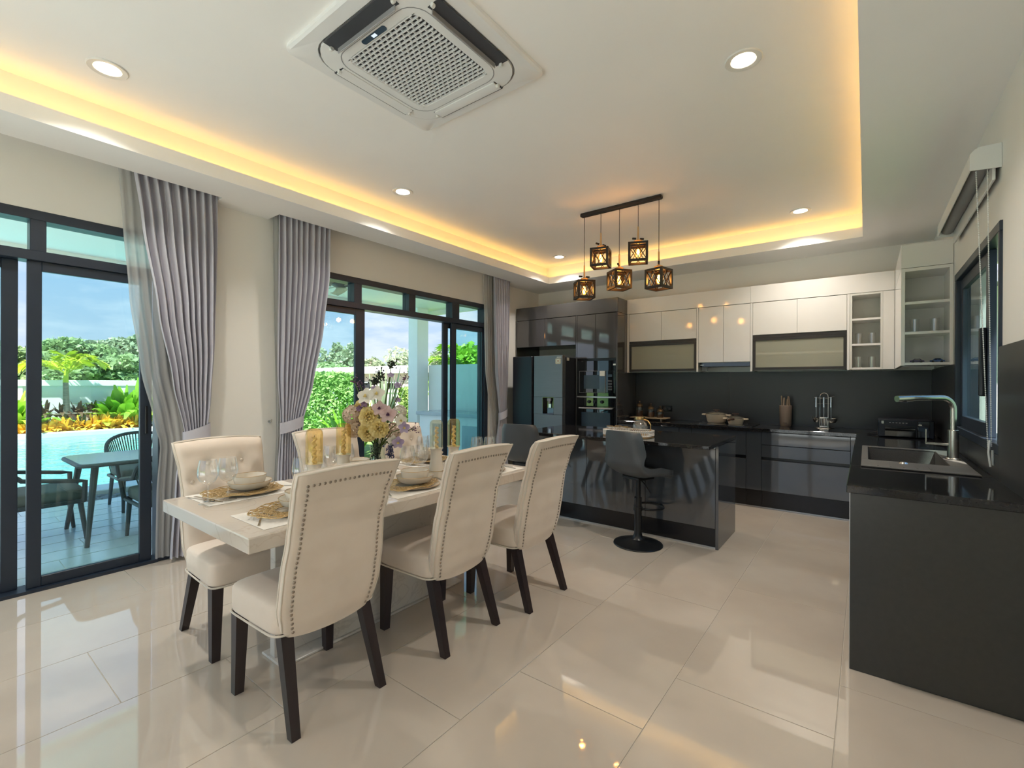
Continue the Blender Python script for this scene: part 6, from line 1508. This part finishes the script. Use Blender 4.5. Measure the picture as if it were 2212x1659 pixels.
# young palm with stakes
X = -16.95; y = on_x(146, X)
pm_ = thing('palm_tree', 'young palm with arching yellow-green fronds in front of the wall', 'palm', (X, y, 0.0))
part(pm_, 'trunk', MB().tube([(0, 0, 0), (0, -0.02, 0.5), (0.02, -0.04, 1.3)], [0.085, 0.07, 0.055], 10), 'trunk')
part(pm_, 'crownshaft', MB().tube([(0.02, -0.04, 1.28), (0.02, -0.02, 1.75)], [0.06, 0.035], 8), 'leaf_palm')
def frond(az, el, L, wd, nleaf=26, seed=0, droop=0.5):
    m = MB(); r = random.Random(seed); ca, sa = math.cos(az), math.sin(az); pts = []
    for k in range(12):
        t_ = k / 11; h = L * t_ * math.cos(el) ; z = L * (t_ * math.sin(el) - droop * t_ * t_ * t_)
        pts.append(Vector((ca * h, sa * h, z)))
    m.tube(pts, [0.018 * (1 - 0.8 * k / 11) for k in range(12)], 5)
    for k in range(nleaf):
        t_ = 0.15 + 0.85 * k / nleaf; i = min(10, int(t_ * 11)); f = t_ * 11 - i; p = pts[i].lerp(pts[i + 1], f); tg = (pts[i + 1] - pts[i]).normalized()
        for sd in (-1, 1):
            side = Vector((-sa, ca, 0)) * sd; dirv = (side * 0.75 + tg * 0.55 + Vector((0, 0, 0.25 - 0.35 * r.random()))).normalized()
            ll = wd * math.sin(math.pi * (0.12 + 0.78 * t_)) ** 0.6 * r.uniform(0.9, 1.1); nrm = dirv.cross(Vector((0, 0, 1))).normalized() * 0.040
            q = p + dirv * ll + Vector((0, 0, -0.22 * ll)); mid = p + dirv * ll * 0.5
            m.add([p, mid + nrm, q, mid - nrm], [(0, 1, 2, 3)])
    return m
for k, (az, el, L) in enumerate(((-80, 38, 1.15), (-130, 45, 1.0), (95, 45, 1.15), (60, 62, 1.1), (-20, 78, 0.95), (150, 55, 1.0), (20, 50, 1.0))):
    part(pm_, 'frond', MB().merge(frond(R(az), R(el), L, 0.42, 24, k), Matrix.Translation((0.02, -0.03, 1.5))), 'leaf_palm', 0)
for s in (-1, 1): part(pm_, 'stake', MB().tube([(0.05, s * 0.42, 0), (0.05, s * 0.38, 0.52)], 0.03, 6), 'trunk')
part(pm_, 'crossbar', MB().tube([(0.07, -0.48, 0.44), (0.07, 0.48, 0.46)], 0.02, 6), 'trunk')

# trees beyond the wall
def crown(rx, ry, rz, n, s, seed, clumps=9):
    m = MB(); r = random.Random(seed); cs = []
    for k in range(clumps):
        a = r.uniform(0, 6.28); q = r.uniform(0.25, 0.75); cs.append((rx * q * math.cos(a), ry * q * math.sin(a), rz * r.uniform(-0.55, 0.62), r.uniform(0.32, 0.55)))
    vs = []; F = []
    for k in range(n):
        c = cs[k % clumps]; d = Vector((r.gauss(0, 1), r.gauss(0, 1), r.gauss(0, 1))).normalized() * r.uniform(0.6, 1.05)
        p = Vector((c[0] + d.x * c[3] * rx, c[1] + d.y * c[3] * ry, c[2] + d.z * c[3] * rz))
        a = Vector((r.gauss(0, 1), r.gauss(0, 1), r.gauss(0, 0.6))).normalized(); b = a.cross(Vector((r.gauss(0, 1), r.gauss(0, 1), r.gauss(0, 1)))).normalized()
        q = s * r.uniform(0.6, 1.3); o = len(vs)
        vs += [p - a * q, p + b * q * 0.55, p + a * q, p - b * q * 0.55]; F.append((o, o + 1, o + 2, o + 3))
    return m.add(vs, F)
def tree(label, px, py_top, X, half_w, height_crown, mat, seed, n=5600, leaf=0.13, name='tree', grp='trees beyond the wall'):
    d = dirp(px); t_ = X / d.x; y = d.y * t_; ztop = 1.3 + (828 - py_top) / 1001.84 * t_
    tr = thing(name, label, 'tree', (X, y, -0.16), group=grp)
    zc = ztop - height_crown + 0.16
    part(tr, 'crown', MB().merge(crown(half_w, half_w, height_crown, n, leaf, seed), Matrix.Translation((0, 0, zc))), mat, 0)
    bl = MB().tube([(0, 0, 0), (0.1, 0.05, zc * 0.6), (0, 0, zc + height_crown * 0.4)], [0.16, 0.12, 0.05], 7)
    part(tr, 'trunk', bl, 'trunk')
    br = MB()
    for k in range(5):
        a = k * 1.3 + seed; br.tube([(0.05, 0.02, zc * 0.8), (half_w * 0.35 * math.cos(a), half_w * 0.35 * math.sin(a), zc + 0.1 * height_crown), (half_w * 0.6 * math.cos(a), half_w * 0.6 * math.sin(a), zc + 0.35 * height_crown)], [0.06, 0.04, 0.015], 5)
    part(tr, 'branches', br, 'trunk')
tree('broad green tree behind the young palm, left part of the pool door', 118, 732, -27, 1.9, 1.15, 'leaf_tree', 1)
tree('broad green tree behind the young palm, right of its fronds', 168, 745, -26, 1.6, 1.0, 'leaf_tree', 2)
tree('pale green tree at the right of the pool door view', 262, 728, -29, 2.2, 1.25, 'leaf_tree_pale', 3)
tree('pale green tree behind the sheer curtain', 305, 722, -30, 2.0, 1.5, 'leaf_tree_pale', 4)
tree('low dense tree right above the wall, right of the palm', 225, 772, -23.5, 1.7, 0.75, 'leaf_tree', 5)
tree('low dense tree right above the wall, left of the palm', 100, 785, -23, 1.6, 0.65, 'leaf_tree', 6)
tree('green tree seen between the door stiles', 45, 745, -25, 1.6, 1.1, 'leaf_tree', 7)
tree('green tree at the left edge of the pool door', -30, 745, -25, 1.8, 1.1, 'leaf_tree', 8)
tree('airy grey-green tree left in the dining door', 714, 735, -26, 1.35, 1.5, 'leaf_tree_pale', 9, 1800, 0.12)
tree('airy grey-green tree beside the dining door stile', 752, 740, -25, 1.1, 1.4, 'leaf_tree_pale', 10, 1600, 0.12)
tree('low green tree above the neighbouring wall in the dining door', 712, 782, -23, 1.1, 0.55, 'leaf_tree', 11, 3000)
tree('pale round tree right of the dining door stile', 801, 765, -24, 0.85, 0.8, 'leaf_tree_pale', 12, 2200)
tree('airy pale tree left of the terrace column', 872, 748, -21, 1.3, 1.2, 'leaf_tree_pale', 13, 1800, 0.12)
tree('round pale tree right of the terrace column', 936, 758, -14, 1.0, 1.0, 'leaf_tree_pale', 14, 2400, 0.11)

# hedge, grasses and the neighbouring house in the dining-door view
def hedge(px0, px1, t_, ztop, label, seed, mat='leaf_hedge'):
    a = dirp(px0) * t_; b = dirp(px1) * t_; c = (a + b) / 2; L = (b - a).length; ang = math.atan2((b - a).y, (b - a).x); r = random.Random(seed); vs = []; F = []
    m = MB()
    for k in range(5200):
        p = Vector((r.uniform(-L / 2, L / 2), r.choice((-1, 1)) * 0.28 * r.random() ** 0.4, ztop * r.random() ** 0.8))
        if r.random() < 0.15: p.z = ztop * r.uniform(0.96, 1.08)
        u = Vector((r.gauss(0, 1), r.gauss(0, 1), r.gauss(0, 1))).normalized(); v = u.orthogonal().normalized(); s = r.uniform(0.03, 0.06); o = len(vs)
        vs += [p - u * s, p + v * s * 0.6, p + u * s, p - v * s * 0.6]; F.append((o, o + 1, o + 2, o + 3))
    t = thing('hedge', label, 'hedge', (c.x, c.y, -0.16), ang, group='clipped garden hedges')
    part(t, 'foliage', m.add(vs, F), mat, 0)
    st = MB()
    for k in range(8): st.tube([(-L / 2 + L * (k + 0.5) / 8, 0, 0), (-L / 2 + L * (k + 0.5) / 8 + 0.03, 0.02, ztop * 0.8)], 0.015, 5)
    part(t, 'stems', st, 'trunk', kind='stuff')
hedge(640, 775, 9.6, 1.55, 'clipped green hedge outside the dining door, left of the bouquet', 31)
hedge(868, 895, 10.6, 1.25, 'yellow-green hedge beside the terrace column', 32)
d = dirp(757) * 8.9; plant('grass_clump', 'tall strappy green grass clump before the hedge', 'plant', (d.x, d.y, -0.16), blades(60, 1.35, 0.035, 40, 91, 0.2, 0.5, 0.55), 'leaf_bright')
d = dirp(826) * 9.6; plant('grass_clump', 'tall upright variegated plant behind the bouquet', 'plant', (d.x, d.y, -0.16), blades(26, 1.85, 0.03, 16, 92, 0.12, 0.2, 0.5), 'leaf_tree_pale')
ho = thing('neighbour_house', 'pale pink flat-roofed house beyond the hedge', 'house', (-18.6, 14, -0.16))
part(ho, 'wall', MB().box(-23.5, 13.0, -0.16, -14.3, 16.5, 1.72), 'roof_pink', 0, world=True)
part(ho, 'roof_fascia', MB().box(-23.8, 12.7, 1.72, -14.0, 16.8, 2.04, 0.01), 'concrete_white', world=True)
for x in (-18.9, -16.9):
    w_ = part(ho, 'window', MB().box(x, 12.96, 0.75, x + 0.9, 13.0, 1.35), 'concrete_white', 0, world=True)
    part(w_, 'window_pane', MB().box(x + 0.06, 12.95, 0.80, x + 0.84, 12.96, 1.30), 'glass_black', 0, world=True)
solo('garden_wall', MB().box(-23, 11.2, -0.16, -10.5, 11.35, 0.95).box(-23, 11.15, 0.95, -10.5, 11.4, 1.05), 'concrete_white', 'low white garden wall in front of the pink house', 'wall', smooth=0)
hb = thing('neighbour_house', 'white house with dark tiled eaves right of the terrace column', 'house', (-6.5, 13.5, -0.16))
part(hb, 'wall', MB().box(-8.2, 12.0, -0.16, 6.0, 16.0, 3.2), 'concrete_white', 0, world=True)
part(hb, 'roof', MB().prism([(11.0, 3.10), (11.0, 3.22), (14.0, 4.6), (17.0, 3.22), (17.0, 3.10)], 'x', -9.2, 7.0), 'roof_tile_grey', 0, world=True)
part(hb, 'gutter', MB().box(-9.2, 10.92, 3.02, 7.0, 11.02, 3.16), 'alu_trim', 0, world=True)

# terrace roof, column and outdoor kitchen
tr = solo('terrace_roof', MB().box(-7.05, -2.3, 2.74, XL - 0.165, 6.40, 2.82), 'ceiling_paint', kind='structure', smooth=0)
part(tr, 'fascia', MB().box(-7.12, -2.3, 2.66, -7.05, 6.40, 2.95).box(-7.12, 6.40, 2.66, XL - 0.165, 6.47, 2.95), 'concrete_white', 0, world=True)
part(tr, 'shadow_gap', MB().box(-5.75, -2.2, 2.735, -5.72, 6.35, 2.74).box(-7.0, 3.9, 2.735, XL - 0.2, 3.93, 2.74), 'grey_plastic', 0, world=True)
solo('terrace_column', MB().box(-7.05, 5.92, ZP, -6.79, 6.20, 2.74, 0.004), 'concrete_white', 'square white terrace column at the corner of the outdoor kitchen', 'column')
solo('screen_wall', MB().box(-6.78, 6.20, -0.16, XL - 0.17, 6.36, 1.65), 'concrete_white', 'white screen wall behind the outdoor kitchen', 'wall', smooth=0)
ok = thing('outdoor_kitchen', 'white outdoor kitchen counter with grey doors against the screen wall', 'counter', (-5.3, 5.9, ZP))
part(ok, 'body', MB().box(-6.35, 5.60, ZP + 0.0005, XL - 0.175, 6.195, 0.74), 'concrete_white', 0, world=True)
part(ok, 'worktop', MB().box(-6.40, 5.55, 0.742, XL - 0.175, 6.195, 0.80, 0.004), 'out_table', world=True)
for x in (-6.0, -5.3, -4.85): part(ok, 'door', MB().box(x, 5.58, 0.08, x + 0.42, 5.6, 0.60, 0.003), 'out_table', world=True)
part(ok, 'backsplash', MB().box(-5.5, 6.180, 0.80, XL - 0.18, 6.196, 1.08), 'splash_dark', 0, world=True)
# ceiling fan under the terrace roof
fp = (-5.32, 3.36)
fn_ = thing('ceiling_fan', 'three-bladed terrace ceiling fan seen through the transom', 'ceiling fan', (fp[0], fp[1], 2.74))
part(fn_, 'motor', MB().lathe([(0.0005, 0.0), (0.05, 0.0), (0.05, -0.09), (0.10, -0.10), (0.11, -0.20), (0.06, -0.23), (0.0005, -0.235)], n=20), 'out_metal')
for k in range(3):
    a = R(20 + 120 * k)
    def bl_(u, v, a=a):
        r_ = lerp(0.10, 0.68, v); s = (u - 0.5) * lerp(0.10, 0.16, math.sin(math.pi * v)); z = -0.19 + 0.04 * (u - 0.5) - 0.06 * math.sin(v * 3) * (u - 0.5)
        return (r_ * math.cos(a + 0.25 * v) - s * math.sin(a), r_ * math.sin(a + 0.25 * v) + s * math.cos(a), z)
    part(fn_, 'blade', MB().sheet(bl_, lambda u, v: (0, 0, -0.012), 4, 12), 'fan_wood', 60)
td = thing('terrace_downlight', 'small recessed light in the terrace ceiling at the left', 'ceiling light', (-5.35, 0.72, 2.74))
part(td, 'trim_ring', MB().lathe([(0.03, 0.0), (0.032, -0.006), (0.06, -0.006), (0.062, 0.0)], n=20), 'white_plastic')
part(td, 'lens', MB().lathe([(0.0005, -0.003), (0.031, -0.003)], n=20), 'ac_white')

# outdoor furniture
ot = thing('patio_table', 'grey glass-topped patio table by the pool', 'table', (-5.35, 1.28, ZP))
part(ot, 'tabletop', MB().prism(rrect(-0.36, -0.42, 0.36, 0.42, 0.07), 'z', 0.635, 0.665), 'out_table')
part(ot, 'rim', MB().tube([(x, y, 0.645) for x, y in rrect(-0.365, -0.425, 0.365, 0.425, 0.07)], 0.016, 6, closed=True), 'out_metal')
for sx in (-1, 1):
    for sy in (-1, 1): part(ot, 'leg', MB().tube([(sx * 0.27, sy * 0.32, 0.63), (sx * 0.39, sy * 0.39, 0.0005)], [0.026, 0.016], 8), 'out_metal')
def rope_chair(label, loc, rz):
    """rope-backed armchair facing +Y"""
    t = thing('patio_chair', label, 'chair', loc, rz, group='rope patio chairs')
    sw, sd, zs = 0.27, 0.26, 0.33
    for sx in (-1, 1):
        part(t, 'leg', MB().tube([(sx * 0.24, 0.22, zs), (sx * 0.25, 0.26, 0.0005)], [0.020, 0.014], 8), 'out_metal')
        part(t, 'leg', MB().tube([(sx * 0.24, -0.20, zs), (sx * 0.25, -0.27, 0.0005)], [0.020, 0.014], 8), 'out_metal')
    fr = [(-sw, 0.24, zs), (-sw, -0.22, zs), (sw, -0.22, zs), (sw, 0.24, zs)]
    part(t, 'seat_frame', MB().tube(fr + [fr[0]], 0.016, 8), 'out_metal')
    part(t, 'cushion', MB().merge(cushion(0.26, 0.25, 0.05, nu=28, nv=10), Matrix.Translation((0, 0.01, zs + 0.055))), 'out_cushion', 60)
    def rail(a):   # a from 0 (right arm front) to 1 (left arm front)
        s = 2 * a - 1
        if abs(s) > 0.62:
            k = (abs(s) - 0.62) / 0.38; return Vector((math.copysign(0.30, s), lerp(-0.16, 0.24, k), lerp(0.56, 0.50, k)))
        k = s / 0.62; return Vector((0.30 * math.sin(k * math.pi / 2), -0.16 - 0.16 * math.cos(k * math.pi / 2), 0.56 + 0.20 * math.cos(k * math.pi / 2) ** 0.6))
    pts = [rail(k / 40) for k in range(41)]
    part(t, 'rail', MB().tube([(-0.275, 0.24, zs)] + [tuple(q) for q in pts] + [(0.275, 0.24, zs)], 0.018, 8), 'out_metal')
    rp = MB()
    for k in range(34):
        a = 0.20 + 0.60 * k / 33; p = rail(a); s = 2 * a - 1
        q = Vector((0.27 * max(-1, min(1, s * 1.5)), -0.22, zs)); rp.tube([p, p.lerp(q, 0.5) + Vector((0, -0.01, 0)), q], 0.005, 5, caps=False)
    part(t, 'rope_webbing', rp, 'rope', 60, kind='stuff')
rope_chair('rope patio chair at the left of the patio table, its cushion towards it', (-5.50, 0.68, ZP), R(0))
rope_chair('rope patio chair on the house side of the patio table', (-4.82, 1.42, ZP), R(90))
rope_chair('rope patio chair between the patio table and the pool', (-6.25, 1.60, ZP), R(-90))
# neighbour beyond the kitchen window
solo('side_wall', MB().box(2.6, -4, -0.16, 2.75, 12, 2.1), 'concrete_white', 'white side wall outside the kitchen window', 'wall', smooth=0)
d = MB()
hh = thing('side_shrub', 'green shrub outside the kitchen window', 'plant', (2.2, 3.6, -0.16)); part(hh, 'foliage', MB().merge(crown(0.4, 1.6, 0.6, 1500, 0.05, 77), Matrix.Translation((0, 0, 0.6))), 'leaf_hedge', 0)
# palm and shrubs behind the screen wall
d = dirp(1015) * 11.0
pz = thing('palm_tree', 'bright green palm rising behind the screen wall', 'palm', (d.x, d.y, -0.16))
part(pz, 'trunk', MB().tube([(0, 0, 0), (0, 0, 1.6)], 0.09, 8), 'trunk')
for k in range(10): part(pz, 'frond', MB().merge(frond(k * 0.63, R(62 if k % 2 else 40), 1.5, 0.45, 22, k + 7, 0.45), Matrix.Translation((0, 0, 1.6))), 'leaf_bright', 0)
d = dirp(1018) * 10.6
sb = thing('garden_shrub', 'leafy green shrub just above the screen wall', 'plant', (d.x, d.y, -0.16)); part(sb, 'foliage', MB().merge(crown(1.1, 0.8, 0.7, 2200, 0.09, 78), Matrix.Translation((0, 0, 1.65))), 'leaf_bright', 0)
part(sb, 'stem', MB().tube([(0, 0, 0), (0, 0, 1.5)], 0.05, 6), 'trunk')
